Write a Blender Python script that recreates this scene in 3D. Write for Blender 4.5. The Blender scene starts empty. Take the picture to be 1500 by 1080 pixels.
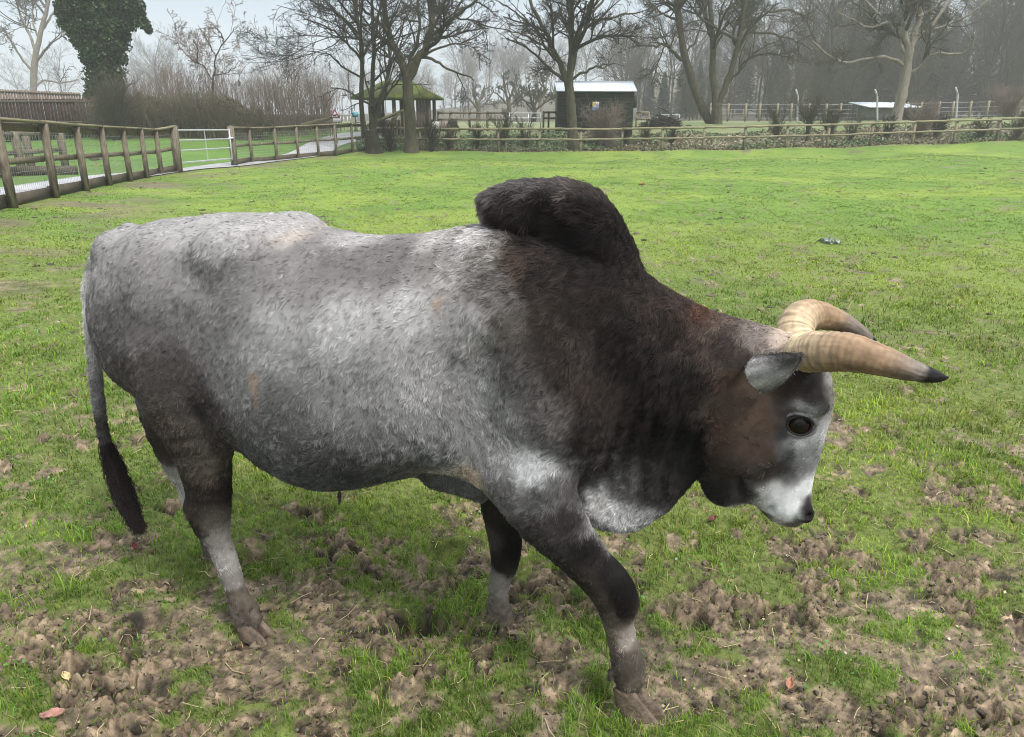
import bpy, math, time
import numpy as np
from mathutils import Vector, Matrix
from mathutils.bvhtree import BVHTree
T0 = time.time()
PI = math.pi
R_ = math.radians
C = bpy.context.scene.collection
scene = bpy.context.scene

# ------------------------------------------------------------------ camera
W0, H0, F0 = 1500.0, 1080.0, 1110.0
EYE = np.array([0.0, 0.0, 1.6])
PITCH = math.atan(375.0 / F0)
cam_d = bpy.data.cameras.new('camera')
cam = bpy.data.objects.new('camera', cam_d)
C.objects.link(cam)
cam.location = EYE
cam.rotation_euler = (PI / 2 - PITCH, 0, 0)
cam_d.sensor_fit = 'HORIZONTAL'
cam_d.sensor_width = 36
cam_d.lens = 36 * F0 / W0
cam_d.clip_start = 0.05
cam_d.clip_end = 3000
scene.camera = cam
# ------------------------------------------------------------------ world, sun, exposure
SUN_EL, SUN_AZ = R_(52), R_(138)          # high, behind cloud, over the right shoulder
world = bpy.data.worlds.new('World')
scene.world = world
world.use_nodes = True
wn, wl = world.node_tree.nodes, world.node_tree.links
wn.clear()
wo = wn.new('ShaderNodeOutputWorld')
sky = wn.new('ShaderNodeTexSky'); sky.sky_type = 'NISHITA'; sky.sun_disc = False
sky.sun_elevation = SUN_EL; sky.sun_rotation = SUN_AZ
sky.air_density = 1.0; sky.dust_density = 1.0; sky.ozone_density = 2.0
b1 = wn.new('ShaderNodeBackground'); b1.inputs[1].default_value = 0.02
wl.new(sky.outputs[0], b1.inputs[0])
# cloud deck: soft pale overcast above the clear-sky model
tc = wn.new('ShaderNodeTexCoord'); sp = wn.new('ShaderNodeSeparateXYZ')
wl.new(tc.outputs['Generated'], sp.inputs[0])
rm = wn.new('ShaderNodeMapRange'); rm.inputs[1].default_value = 0.0; rm.inputs[2].default_value = 0.9
wl.new(sp.outputs[2], rm.inputs[0])
nz = wn.new('ShaderNodeTexNoise'); nz.inputs['Scale'].default_value = 2.2; nz.inputs['Detail'].default_value = 4
mp = wn.new('ShaderNodeMapping'); mp.inputs['Scale'].default_value = (1, 1, 3)
wl.new(tc.outputs['Generated'], mp.inputs[0]); wl.new(mp.outputs[0], nz.inputs[0])
cr = wn.new('ShaderNodeValToRGB')
cr.color_ramp.elements[0].position = 0.0; cr.color_ramp.elements[0].color = (0.160, 0.240, 0.330, 1)
cr.color_ramp.elements.new(0.28).color = (0.27, 0.345, 0.42, 1)
cr.color_ramp.elements[-1].position = 1.0; cr.color_ramp.elements[-1].color = (2.0, 2.0, 2.0, 1)
wl.new(rm.outputs[0], cr.inputs[0])
mx = wn.new('ShaderNodeMix'); mx.data_type = 'RGBA'; mx.blend_type = 'MULTIPLY'; mx.inputs[0].default_value = 0.35
nr = wn.new('ShaderNodeMapRange'); nr.inputs[1].default_value = 0.3; nr.inputs[2].default_value = 0.7
nr.inputs[3].default_value = 0.75; nr.inputs[4].default_value = 1.15
wl.new(nz.outputs[0], nr.inputs[0])
wl.new(cr.outputs[0], mx.inputs[6]); wl.new(nr.outputs[0], mx.inputs[7])
b2 = wn.new('ShaderNodeBackground'); b2.inputs[1].default_value = 0.62
wl.new(mx.outputs[2], b2.inputs[0])
ad = wn.new('ShaderNodeAddShader')
wl.new(b1.outputs[0], ad.inputs[0]); wl.new(b2.outputs[0], ad.inputs[1])
wl.new(ad.outputs[0], wo.inputs[0])
sun_d = bpy.data.lights.new('sun', 'SUN'); sun_d.energy = 2.3; sun_d.angle = R_(11); sun_d.color = (1, 0.97, 0.92)
sun = bpy.data.objects.new('sun', sun_d); C.objects.link(sun)
sd = Vector((math.sin(SUN_AZ) * math.cos(SUN_EL), math.cos(SUN_AZ) * math.cos(SUN_EL), math.sin(SUN_EL)))
sun.rotation_euler = sd.to_track_quat('Z', 'Y').to_euler(); sun.location = (0, 0, 30)
vs = scene.view_settings
vs.view_transform = 'Standard'; vs.look = 'None'; vs.exposure = 1.05; vs.gamma = 1.0
scene.cycles.use_denoising = True
scene.cycles.filter_width = 1.05
scene.cycles.max_bounces = 5
scene.cycles.diffuse_bounces = 2; scene.cycles.glossy_bounces = 2
scene.cycles.transmission_bounces = 3; scene.cycles.transparent_max_bounces = 6
scene.cycles.volume_bounces = 1
scene.cycles.use_adaptive_sampling = False
scene.cycles.sample_clamp_indirect = 2.0
scene.cycles.sample_clamp_direct = 6.0
scene.render.hair_type = 'STRIP'

# ------------------------------------------------------------------ helpers
_cp, _spt = math.cos(PITCH), math.sin(PITCH)
def ray(px, py):
    """direction in the world of the photograph's pixel (px, py)"""
    x = (px - W0 / 2) / F0; y = (H0 / 2 - py) / F0
    return np.array([x, _cp + y * _spt, -_spt + y * _cp])
def at(px, py, Y):
    d = ray(px, py); return EYE + d * (Y / d[1])
def post_at(px, pyb, pyt, h):
    """foot of an upright of height h whose foot and top show at rows pyb and pyt"""
    b, t = ray(px, pyb), ray(px, pyt)
    Y = h / (t[2] / t[1] - b[2] / b[1])
    return at(px, pyb, Y)

def _hash(ix, iy, iz, seed):
    with np.errstate(over='ignore'):
        h = (ix.astype(np.uint32) * np.uint32(374761393) + iy.astype(np.uint32) * np.uint32(668265263)
             + iz.astype(np.uint32) * np.uint32(2246822519) + np.uint32(seed * 3266489917 & 0xffffffff))
        h = (h ^ (h >> np.uint32(13))) * np.uint32(1274126177)
        h = h ^ (h >> np.uint32(16))
        h = h * np.uint32(2654435769); h = h ^ (h >> np.uint32(15))
    return h.astype(np.float32) / np.float32(4294967295.0) * 2 - 1
def noise(p, scale=1.0, seed=0, octaves=1, gain=0.5):
    """value noise in [-1,1] at points p (N,2 or 3)"""
    p = np.asarray(p, dtype=np.float64)
    if p.shape[1] == 2: p = np.c_[p, np.zeros(len(p))]
    out = np.zeros(len(p)); amp = 1.0; tot = 0; q = p * scale
    for o in range(octaves):
        f = np.floor(q); t = q - f; t = t * t * (3 - 2 * t); i = f.astype(np.int64)
        v = 0
        for dx in (0, 1):
            wx = t[:, 0] if dx else 1 - t[:, 0]
            for dy in (0, 1):
                wy = t[:, 1] if dy else 1 - t[:, 1]
                for dz in (0, 1):
                    wz = t[:, 2] if dz else 1 - t[:, 2]
                    v = v + wx * wy * wz * _hash(i[:, 0] + dx, i[:, 1] + dy, i[:, 2] + dz, seed + o * 17)
        out += amp * v; tot += amp; amp *= gain; q = q * 2.03 + 11.3
    return out / tot
def sstep(a, b, x):
    t = np.clip((x - a) / (b - a), 0, 1); return t * t * (3 - 2 * t)
def lin(c):
    c = np.asarray(c, dtype=float) / 255.0
    return np.where(c <= 0.04045, c / 12.92, ((c + 0.055) / 1.055) ** 2.4)

def make_mesh(name, verts, faces, mat=None, parent=None, col=None, smooth=False, loc=None, mats=None, midx=None):
    """faces: list of (M,k) int arrays. col: (N,3) colours. loc: origin of the object."""
    verts = np.asarray(verts, dtype=np.float32)
    if loc is not None: verts = verts - np.asarray(loc, dtype=np.float32)
    if not isinstance(faces, (list, tuple)): faces = [faces]
    faces = [np.asarray(f, dtype=np.int32) for f in faces if len(f)]
    me = bpy.data.meshes.new(name)
    me.vertices.add(len(verts)); me.vertices.foreach_set('co', verts.ravel())
    idx = np.concatenate([f.ravel() for f in faces]); cnt = np.concatenate([np.full(len(f), f.shape[1], np.int32) for f in faces])
    me.loops.add(len(idx)); me.loops.foreach_set('vertex_index', idx)
    me.polygons.add(len(cnt)); st = np.zeros(len(cnt), np.int32); st[1:] = np.cumsum(cnt)[:-1]
    me.polygons.foreach_set('loop_start', st)
    if smooth: me.polygons.foreach_set('use_smooth', np.ones(len(cnt), bool))
    if midx is not None: me.polygons.foreach_set('material_index', np.asarray(midx, np.int32))
    me.update(calc_edges=True)
    if col is not None:
        a = me.color_attributes.new('Col', 'FLOAT_COLOR', 'POINT')
        c4 = np.ones((len(verts), 4), np.float32); c4[:, :3] = col
        a.data.foreach_set('color', c4.ravel())
    for m in (mats or [mat]):
        if m: me.materials.append(m)
    o = bpy.data.objects.new(name, me); C.objects.link(o)
    if loc is not None: o.location = loc
    if parent is not None:
        o.parent = parent
        pm = parent_world(parent)
        o.location = (Vector(loc) if loc is not None else Vector((0, 0, 0))) - pm
    return o
def parent_world(p):
    v = Vector((0, 0, 0))
    while p is not None: v += p.location; p = p.parent
    return v
def tag(o, label=None, cat=None, group=None, kind=None):
    if label: o['label'] = label
    if cat: o['category'] = cat
    if group: o['group'] = group
    if kind: o['kind'] = kind
    return o
def thing(name, loc, label, cat, group=None):
    o = bpy.data.objects.new(name, None); C.objects.link(o); o.location = Vector(loc); o.empty_display_size = .1
    return tag(o, label, cat, group)

class MB:
    """collects boxes, tubes and sheets, then links them as one mesh"""
    def __init__(s): s.v = []; s.f = {3: [], 4: []}; s.n = 0
    def add(s, v, f):
        v = np.asarray(v, float).reshape(-1, 3)
        if isinstance(f, (list, tuple)) and len(f) and np.ndim(f[0]) == 1: f = [f]
        for g in (f if isinstance(f, (list, tuple)) else [f]):
            g = np.asarray(g, int)
            if len(g): s.f.setdefault(g.shape[1], []).append(g + s.n)
        s.v.append(v); s.n += len(v); return s
    def box(s, a, b, w, t, up=(0, 0, 1), w2=None, t2=None, jit=0, rng=None):
        """beam from a to b; w across (sideways), t along up"""
        a = np.array(a, float); b = np.array(b, float); d = b - a; L = np.linalg.norm(d); d /= L
        up = np.array(up, float); sd = np.cross(d, up); sd /= np.linalg.norm(sd) + 1e-9; u = np.cross(sd, d)
        w2 = w if w2 is None else w2; t2 = t if t2 is None else t2
        vs_ = []
        for p, ww, tt in ((a, w, t), (b, w2, t2)):
            for i, j in ((-1, -1), (1, -1), (1, 1), (-1, 1)):
                q = p + sd * i * ww / 2 + u * j * tt / 2
                if jit: q = q + rng.uniform(-jit, jit, 3)
                vs_.append(q)
        s.add(vs_, [[0, 1, 2, 3], [7, 6, 5, 4], [0, 4, 5, 1], [1, 5, 6, 2], [2, 6, 7, 3], [3, 7, 4, 0]]); return s
    def tubes(s, P, Rr, sides=6, cap=False):
        """P (N,K,3) paths, Rr (N,K) radii"""
        P = np.asarray(P, float); Rr = np.asarray(Rr, float)
        if P.ndim == 2: P = P[None]; Rr = Rr[None]
        v, f = tube_arrays(P, Rr, sides)
        s.add(v, f)
        if cap:
            N, K = Rr.shape
            for n in range(N):
                b = (n * K) * sides
                s.f.setdefault(sides, []).append((np.arange(sides)[::-1] + b + s.n - len(v))[None])
                b = (n * K + K - 1) * sides
                s.f[sides].append((np.arange(sides) + b + s.n - len(v))[None])
        return s
    def build(s, name, mat, parent=None, loc=None, smooth=False, col=None):
        fs = [np.concatenate(g) for g in s.f.values() if g]
        return make_mesh(name, np.concatenate(s.v), fs, mat, parent, col, smooth, loc)
def tube_arrays(P, Rr, sides):
    N, K, _ = P.shape
    T = np.gradient(P, axis=1); T /= np.linalg.norm(T, axis=2, keepdims=True) + 1e-12
    T0_ = T[:, 0]
    ref = np.where(np.abs(T0_[:, 2:3]) < 0.8, np.array([[0, 0, 1.0]]), np.array([[1.0, 0, 0]]))
    A = np.empty_like(P); prev = np.cross(T0_, ref)
    for k in range(K):
        a = prev - T[:, k] * (prev * T[:, k]).sum(1, keepdims=True)
        a /= np.linalg.norm(a, axis=1, keepdims=True) + 1e-12
        A[:, k] = a; prev = a
    B = np.cross(T, A)
    th = np.arange(sides) * 2 * PI / sides
    V = P[:, :, None] + Rr[:, :, None, None] * (A[:, :, None] * np.cos(th)[None, None, :, None] + B[:, :, None] * np.sin(th)[None, None, :, None])
    i = (np.arange(N) * K * sides)[:, None, None] + (np.arange(K - 1) * sides)[None, :, None] + np.arange(sides)[None, None]
    j = (np.arange(N) * K * sides)[:, None, None] + (np.arange(K - 1) * sides)[None, :, None] + ((np.arange(sides) + 1) % sides)[None, None]
    F = np.stack([i, j, j + sides, i + sides], -1).reshape(-1, 4)
    return V.reshape(-1, 3), F
def spline(pts, n):
    """Catmull-Rom through pts (M,d) -> (n,d)"""
    p = np.asarray(pts, float); p = np.vstack([2 * p[0] - p[1], p, 2 * p[-1] - p[-2]])
    m = len(p) - 3; t = np.linspace(0, m, n); i = np.minimum(t.astype(int), m - 1); u = (t - i)[:, None]
    a, b, c, d = p[i], p[i + 1], p[i + 2], p[i + 3]
    return 0.5 * ((2 * b) + (-a + c) * u + (2 * a - 5 * b + 4 * c - d) * u * u + (-a + 3 * b - 3 * c + d) * u ** 3)

# ------------------------------------------------------------------ materials
def new_mat(name, rough=0.8, spec=0.3):
    m = bpy.data.materials.new(name); m.use_nodes = True
    nt = m.node_tree; b = nt.nodes['Principled BSDF']
    b.inputs['Roughness'].default_value = rough; b.inputs['Specular IOR Level'].default_value = spec
    return m, nt, b
def noise_mat(name, cols, scale=5, rough=0.8, stretch=(1, 1, 1), bump=0.3, bscale=None, detail=6, spec=0.3, metal=0, dist=0.01, pos=None):
    m, nt, b = new_mat(name, rough, spec); N, L = nt.nodes, nt.links
    tcn = N.new('ShaderNodeTexCoord'); mpn = N.new('ShaderNodeMapping'); mpn.inputs['Scale'].default_value = stretch
    L.new(tcn.outputs['Object'], mpn.inputs[0])
    n = N.new('ShaderNodeTexNoise'); n.inputs['Scale'].default_value = scale; n.inputs['Detail'].default_value = detail
    n.inputs['Roughness'].default_value = 0.65
    L.new(mpn.outputs[0], n.inputs[0])
    r = N.new('ShaderNodeValToRGB'); e = r.color_ramp.elements
    ps = pos or list(np.linspace(0.3, 0.7, len(cols)))
    while len(e) < len(cols): e.new(0.5)
    for k, c in enumerate(cols):
        e[k].position = ps[k]; e[k].color = (*c, 1)
    L.new(n.outputs[0], r.inputs[0]); L.new(r.outputs[0], b.inputs['Base Color'])
    b.inputs['Metallic'].default_value = metal
    if bump:
        n2 = N.new('ShaderNodeTexNoise'); n2.inputs['Scale'].default_value = bscale or scale * 3; n2.inputs['Detail'].default_value = 5
        L.new(mpn.outputs[0], n2.inputs[0])
        bp = N.new('ShaderNodeBump'); bp.inputs['Strength'].default_value = bump; bp.inputs['Distance'].default_value = dist
        L.new(n2.outputs[0], bp.inputs['Height']); L.new(bp.outputs[0], b.inputs['Normal'])
    return m
def col_mat(name, rough=0.8, spec=0.2, var=0.25, scale=40, bump=0, bscale=80, trans=0, dist=0.005):
    """colour from the mesh's own colour attribute, mottled by noise"""
    m, nt, b = new_mat(name, rough, spec); N, L = nt.nodes, nt.links
    at_ = N.new('ShaderNodeAttribute'); at_.attribute_name = 'Col'
    src = at_.outputs['Color']
    if var:
        tcn = N.new('ShaderNodeTexCoord'); n = N.new('ShaderNodeTexNoise'); n.inputs['Scale'].default_value = scale; n.inputs['Detail'].default_value = 4
        L.new(tcn.outputs['Object'], n.inputs[0])
        mr = N.new('ShaderNodeMapRange'); mr.inputs[1].default_value = 0.3; mr.inputs[2].default_value = 0.7
        mr.inputs[3].default_value = 1 - var; mr.inputs[4].default_value = 1 + var
        L.new(n.outputs[0], mr.inputs[0])
        vm = N.new('ShaderNodeVectorMath'); vm.operation = 'SCALE'
        L.new(src, vm.inputs[0]); L.new(mr.outputs[0], vm.inputs['Scale']); src = vm.outputs[0]
    L.new(src, b.inputs['Base Color'])
    if bump:
        tcn = N.new('ShaderNodeTexCoord'); n2 = N.new('ShaderNodeTexNoise'); n2.inputs['Scale'].default_value = bscale; n2.inputs['Detail'].default_value = 5
        L.new(tcn.outputs['Object'], n2.inputs[0])
        bp = N.new('ShaderNodeBump'); bp.inputs['Strength'].default_value = bump; bp.inputs['Distance'].default_value = dist
        L.new(n2.outputs[0], bp.inputs['Height']); L.new(bp.outputs[0], b.inputs['Normal'])
    if trans:
        tr = N.new('ShaderNodeBsdfTranslucent'); L.new(src, tr.inputs[0])
        ms = N.new('ShaderNodeMixShader'); ms.inputs[0].default_value = trans
        out = N['Material Output']
        L.new(b.outputs[0], ms.inputs[1]); L.new(tr.outputs[0], ms.inputs[2]); L.new(ms.outputs[0], out.inputs[0])
    return m
# ------------------------------------------------------------------ terrain height
LEFT_POSTS = [(-62, 330, 171), (20, 305, 175), (82, 290, 180), (127, 280, 184), (161, 272, 186), (192, 266, 188), (216, 261, 189), (237, 257, 190)]
GATE_A, GATE_B = (262, 252, 187), (344, 243, 187)
LEFT_POSTS2 = [(370, 239, 189), (406, 236, 189), (437.5, 233, 188.5), (467, 230, 188), (493, 228, 187.5), (517, 225, 187)]
H_LEFT = 1.3
CORNER = (538, 223, 186)
FAR = [(616, 223.5, 187), (672, 224.5, 187.5), (730, 225, 187.5), (790, 225, 187.5), (850, 225, 187.5), (910, 224, 187), (969, 223.5, 186),
       (1029, 222.5, 185), (1089, 221.5, 184), (1150, 220, 182.5), (1211, 218.5, 181), (1274, 216.5, 179), (1335, 214.5, 177),
       (1396, 212.5, 175), (1459, 210, 173), (1525, 207, 170), (1592, 205, 168)]
H_FAR = 1.12
H_L2 = [1.27, 1.24, 1.21, 1.18, 1.15, 1.13]
ctrl = []
for px, b, t in LEFT_POSTS + [GATE_A, GATE_B]: ctrl.append(post_at(px, b, t, H_LEFT))
for (px, b, t), h in zip(LEFT_POSTS2 + [CORNER], H_L2 + [H_FAR]): ctrl.append(post_at(px, b, t, h))
LINE = [np.array(c) for c in ctrl]
far_pts = []
for px, b, t in FAR: p_ = post_at(px, b, t, H_FAR); ctrl.append(p_); far_pts.append(p_)
ctrl = [np.array(c) for c in ctrl]
for x in (-4, -2, 0, 2, 4, 7):
    for y in (-3, 0, 2, 4, 6.5): ctrl.append(np.array([x, y, 0.0]))
for x in (-5, -1, 4, 9, 14): ctrl.append(np.array([x, 11, -0.02 + .004 * max(x, 0)]))
for x in (-6, -1, 4, 9, 15): ctrl.append(np.array([x, 17, -0.06 + .008 * max(x - 4, 0)]))
for x in (-6.5, -1, 5, 11, 17, 24): ctrl.append(np.array([x, 24, -0.11 + .014 * max(x - 6, 0)]))
for x in (-6.5, -1, 5, 11, 17, 24): ctrl.append(np.array([x, 31, -0.15 + .022 * max(x - 8, 0)]))
for x in (-6.5, -3, 1, 5, 9, 13, 17, 24): ctrl.append(np.array([x, 34.3, -0.165 + .023 * max(x - 8, 0)]))
for x, y, z in ((-12, 19, -.05), (-14, 24, -.1), (-12.5, 29, -.1), (-16, 14, .1), (-11, 12, .2), (-22, 24, 0)): ctrl.append(np.array([x, y, z]))
def cpx(px, py, Y): ctrl.append(at(px, py, Y))
for px, py in ((520, 206), (600, 204), (700, 200), (850, 195), (1000, 192), (1150, 190), (1300, 186), (1450, 182), (1600, 178)): cpx(px, py, 39.5)   # up the bank
for px, py in ((600, 190), (700, 187), (850, 186), (1050, 183), (1200, 181), (1350, 177), (1500, 172), (1700, 170)): cpx(px, py, 46)
for px, py in ((-100, 212), (100, 208), (250, 205)): cpx(px, py, 38)
for px, py in ((-300, 200), (-50, 196), (150, 193), (300, 192), (450, 190)): cpx(px, py, 44)
for px in (-400, 0, 400, 800, 1200, 1600, 2000): cpx(px, 177, 75); cpx(px, 173, 120)
ctrl = np.array(ctrl)
def _warp(x, y):
    r = np.hypot(x, y) + 1e-6; k = np.arcsinh(r / 6.0) * 6.0 / r; return np.stack([x * k, y * k], -1)
_cw = _warp(ctrl[:, 0], ctrl[:, 1]); _n = len(ctrl)
def _phi(d2): return -np.sqrt(d2 + 1.0)
_A = _phi(((_cw[:, None] - _cw[None]) ** 2).sum(-1)); _A = _A + 0.03 * np.eye(_n)
_M = np.zeros((_n + 1, _n + 1)); _M[:_n, :_n] = _A; _M[:_n, _n] = 1; _M[_n, :_n] = 1
_sol = np.linalg.solve(_M, np.r_[ctrl[:, 2], 0])
def ground_z(x, y):
    x = np.atleast_1d(np.asarray(x, float)); y = np.atleast_1d(np.asarray(y, float))
    w = _warp(x, y); out = np.empty(len(x))
    for s in range(0, len(x), 50000):
        d2 = (w[s:s + 50000, None, 0] - _cw[None, :, 0]) ** 2 + (w[s:s + 50000, None, 1] - _cw[None, :, 1]) ** 2
        out[s:s + 50000] = _phi(d2) @ _sol[:_n] + _sol[_n]
    out = out * (1 - sstep(5.2, 3.6, np.hypot(x, y)))
    # wooded hillside far off to the right
    return out + sstep(95, 330, y) * sstep(-60, 120, x) * 22
def gz1(x, y): return float(ground_z(x, y)[0])
def on_ground(px, py):
    """where the pixel's ray meets the terrain"""
    d = ray(px, py); lo, hi = 0.3, 400.0; tt = np.geomspace(0.5, 400, 400)
    P = EYE + d * tt[:, None]; g = P[:, 2] - ground_z(P[:, 0], P[:, 1])
    k = int(np.argmax(g < 0)) if (g < 0).any() else len(tt) - 1
    a, b = tt[max(k - 1, 0)], tt[k]
    for _ in range(25):
        m = (a + b) / 2; p = EYE + d * m
        if p[2] - gz1(p[0], p[1]) > 0: a = m
        else: b = m
    return EYE + d * b
# ------------------------------------------------------------------ mud mask and clods
HOOF = []   # hoof prints pressed in the mud: x, y, radius, depth
def mud_amount(x, y):
    p = np.c_[x, y]; r = y
    base = 0.33 * (1 - sstep(1.6, 4.6, r)) + 0.10 * (1 - sstep(4, 12, r))
    base = base + 0.13 * np.exp(-(((x + 1.3) / 1.1) ** 2 + ((y - 1.9) / 0.7) ** 2)) + 0.10 * np.exp(-(((x - 0.1) / 0.9) ** 2 + ((y - 2.2) / 0.5) ** 2))
    n = noise(p * [1, 1.15], 7.5, 3, 4, 0.68) * 0.95 + noise(p, 1.4, 5, 2) * 0.30 + noise(p, 21, 6, 2) * 0.28
    m = sstep(-0.12, 0.12, base - 0.41 + n * 0.80)
    # scattered scrapes and casts further out
    n2 = noise(p * [0.8, 1.2], 5.2, 21, 3, 0.85)
    far_ = sstep(0.37, 0.47, n2 + 0.08 * (1 - sstep(6, 18, r))) * 0.8 * (1 - sstep(30, 36, r))
    # worn strip along the left fence
    d_l = strip_dist(x, y)
    n3 = noise(p, 1.3, 31, 3)
    worn = np.exp(-(d_l / 1.1) ** 2) * sstep(-0.15, 0.3, n3) * 0.9
    return np.clip(np.maximum(np.maximum(m, far_), worn), 0, 1)
EXT = [LINE[0] + (LINE[0] - LINE[1]) * k for k in (4, 3, 2, 1)]   # the fence runs on past us, outside the picture
for q_ in EXT: q_[2] = gz1(q_[0], q_[1])
_lp = np.array(EXT + LINE)[:, :2]
def strip_dist(x, y):
    d = np.full(len(x), 99.0)
    for a, b in zip(_lp[:-1], _lp[1:]):
        ab = b - a; t = np.clip(((x - a[0]) * ab[0] + (y - a[1]) * ab[1]) / (ab @ ab), 0, 1)
        d = np.minimum(d, np.hypot(x - a[0] - t * ab[0], y - a[1] - t * ab[1]))
    return np.where(paddock_side(x, y), np.abs(d - 0.8), 99)
_all = np.vstack([_lp, np.array(far_pts)[:, :2]])
def paddock_side(x, y):
    """inside the paddock: in front of the fence line"""
    i = np.argsort(_all[:, 0]); ang = np.arctan2(x, np.maximum(y, .01)); pa = np.arctan2(_all[:, 0], _all[:, 1])
    o = np.argsort(pa); rr = np.hypot(_all[:, 0], _all[:, 1])
    R = np.interp(ang, pa[o], rr[o])
    return np.hypot(x, y) < R
def worley(p, scale, seed):
    """nearest and second nearest cell distance, and a random height and tilt for the nearest cell"""
    q = p * scale; f = np.floor(q).astype(np.int64); d1 = np.full(len(p), 9.0); d2 = d1.copy(); hv = np.zeros(len(p))
    z0 = np.zeros(len(p), np.int64)
    for dx in (-1, 0, 1):
        for dy in (-1, 0, 1):
            cx, cy = f[:, 0] + dx, f[:, 1] + dy; ox = cx + .5 + .45 * _hash(cx, cy, z0, seed); oy = cy + .5 + .45 * _hash(cx, cy, z0, seed + 1)
            ex, ey = q[:, 0] - ox, q[:, 1] - oy; d = np.hypot(ex, ey); n_ = d < d1
            h = _hash(cx, cy, z0, seed + 2) + ex * _hash(cx, cy, z0, seed + 3) + ey * _hash(cx, cy, z0, seed + 4)
            d2 = np.where(n_, d1, np.minimum(d2, d)); hv = np.where(n_, h, hv); d1 = np.where(n_, d, d1)
    return d1, d2, hv
def clods(x, y, mud):
    p = np.c_[x, y]; near = 1 - sstep(5, 9, np.hypot(x, y))
    n1 = noise(p, 5.5, 41, 2); n2 = 1 - np.abs(noise(p, 16, 43, 2)) * 2; n3 = noise(p, 38, 47, 2); n4 = 1 - np.abs(noise(p, 75, 51, 1)) * 2
    soft = sstep(-0.25, 0.35, noise(p, 3.1, 77, 2))         # smooth puddled mud against broken clods
    n5 = noise(p, 24, 53, 2); h = 0.020 * n1 + mud * ((0.25 + 0.75 * soft) * (0.010 * n2 + 0.006 * n3 + 0.003 * n4 + 0.012 * np.maximum(n5, 0)) + 0.004 * n3) - 0.012 * mud
    h = h + (1 - mud) * 0.006 * n3
    k = (near > 0) & (mud > .05)
    if k.any():
        pk = p[k] + .012 * np.c_[noise(p[k], 30, 5, 2), noise(p[k], 30, 6, 2)]; mk = mud[k] * (.15 + .85 * soft[k])
        for sc_, am_, sd_ in ((7, .022, 19), (13, .022, 1), (29, .013, 7), (60, .006, 13)):
            d1, d2, hv = worley(pk * [1, 1.25], sc_, sd_); h[k] += mk * am_ * (hv * sstep(0, .22, d2 - d1) - .6 * (1 - sstep(0, .12, d2 - d1)) + .4 * (.5 - d1))
    for hx, hy, hr, hd in HOOF:
        d = np.hypot(x - hx, (y - hy) * 1.15) / hr
        h = h - hd * np.exp(-d ** 4) + hd * 0.55 * np.exp(-((d - 1.35) / 0.3) ** 2) * (0.5 + 0.5 * noise(p, 9, 61, 1))
    return h * near
rngH = np.random.default_rng(8)
for _ in range(85):
    yy = 1.0 + 4.5 * rngH.random() ** 1.3; xx = rngH.uniform(-0.85, 0.85) * yy
    HOOF.append((xx, yy, rngH.uniform(.05, .085), rngH.uniform(.02, .045)))
for px, py in ((1000, 905), (612, 915), (360, 815), (450, 760)): 
    q = on_ground(px, py); HOOF.append((q[0], q[1], .08, .05))
def surf_z(x, y):
    x = np.asarray(x, float); y = np.asarray(y, float)
    m = mud_amount(x, y); return ground_z(x, y) + clods(x, y, m), m

def axis_lines(lo, hi, step, far_lo, far_hi, g=1.06, cap=14):
    a = list(np.arange(lo, hi + step / 2, step)); s = step
    while a[-1] < far_hi: s = min(s * g, cap); a.append(a[-1] + s)
    s = step; b = [a[0]]
    while b[-1] > far_lo: s = min(s * g, cap); b.append(b[-1] - s)
    return np.array(b[::-1][:-1] + a)
gx = axis_lines(-2.35, 2.35, 0.0072, -420, 420, 1.045); gy = axis_lines(0.98, 3.0, 0.0072, -30, 620, 1.022)
GX, GY = np.meshgrid(gx, gy); fx, fy = GX.ravel(), GY.ravel()
zz, mud = surf_z(fx, fy)
# colour of the soil / sward
pp = np.c_[fx, fy]; rr_ = np.hypot(fx, fy)
mudc = np.array([0.112, 0.083, 0.055])[None] * (1 + 0.30 * noise(pp, 6, 81, 3) + .55 * noise(pp, 38, 83, 3))[:, None]
pale = np.array([0.19, 0.15, 0.11]); 
_kk = (mud > .05) & (rr_ < 9)
_cl = np.zeros(len(fx))
for sc_, am_, sd_ in ((13, .35, 1), (29, .45, 7), (60, .35, 13)): _cl[_kk] += am_ * worley(pp[_kk] * [1, 1.25] + .012 * np.c_[noise(pp[_kk], 30, 5, 2), noise(pp[_kk], 30, 6, 2)] * [1, 1.25], sc_, sd_)[2]
mudc = mudc * np.clip(.95 + 1.25 * _cl, .18, 2.4)[:, None]  # raised clods lighter, low ones darker: relief shading put into the colour
w_ = sstep(0.05, 0.5, noise(pp, 3.1, 77, 2) * -1)[:, None] * 0.35
mudc = mudc * (1 - w_) + pale * w_
g1, g2, g3 = np.array([0.100, 0.170, 0.026]), np.array([0.155, 0.215, 0.036]), np.array([0.065, 0.110, 0.020])
a_ = sstep(-0.35, 0.45, noise(pp, 0.55, 91, 3))[:, None]; b_ = sstep(0.0, 0.6, noise(pp, 2.3, 93, 3))[:, None] * 0.6
gr = g1 * (1 - a_) + g2 * a_; gr = gr * (1 - b_) + g3 * b_
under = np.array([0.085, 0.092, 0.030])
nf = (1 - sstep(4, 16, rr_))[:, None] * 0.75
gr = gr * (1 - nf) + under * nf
inside = paddock_side(fx, fy)
rough_g = np.array([0.10, 0.135, 0.05]); rg2 = np.array([0.15, 0.155, 0.08])
c_ = sstep(-0.4, 0.4, noise(pp, 0.8, 95, 3))[:, None]
rough_g = rough_g * (1 - c_) + rg2 * c_
left_field = (~inside) & (fx < -5) & (fy < 44)
lf = np.array([0.075, 0.14, 0.024]) * (1 + .25 * noise(pp, .7, 97, 3))[:, None]
out_c = np.where(left_field[:, None], lf, rough_g)
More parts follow.
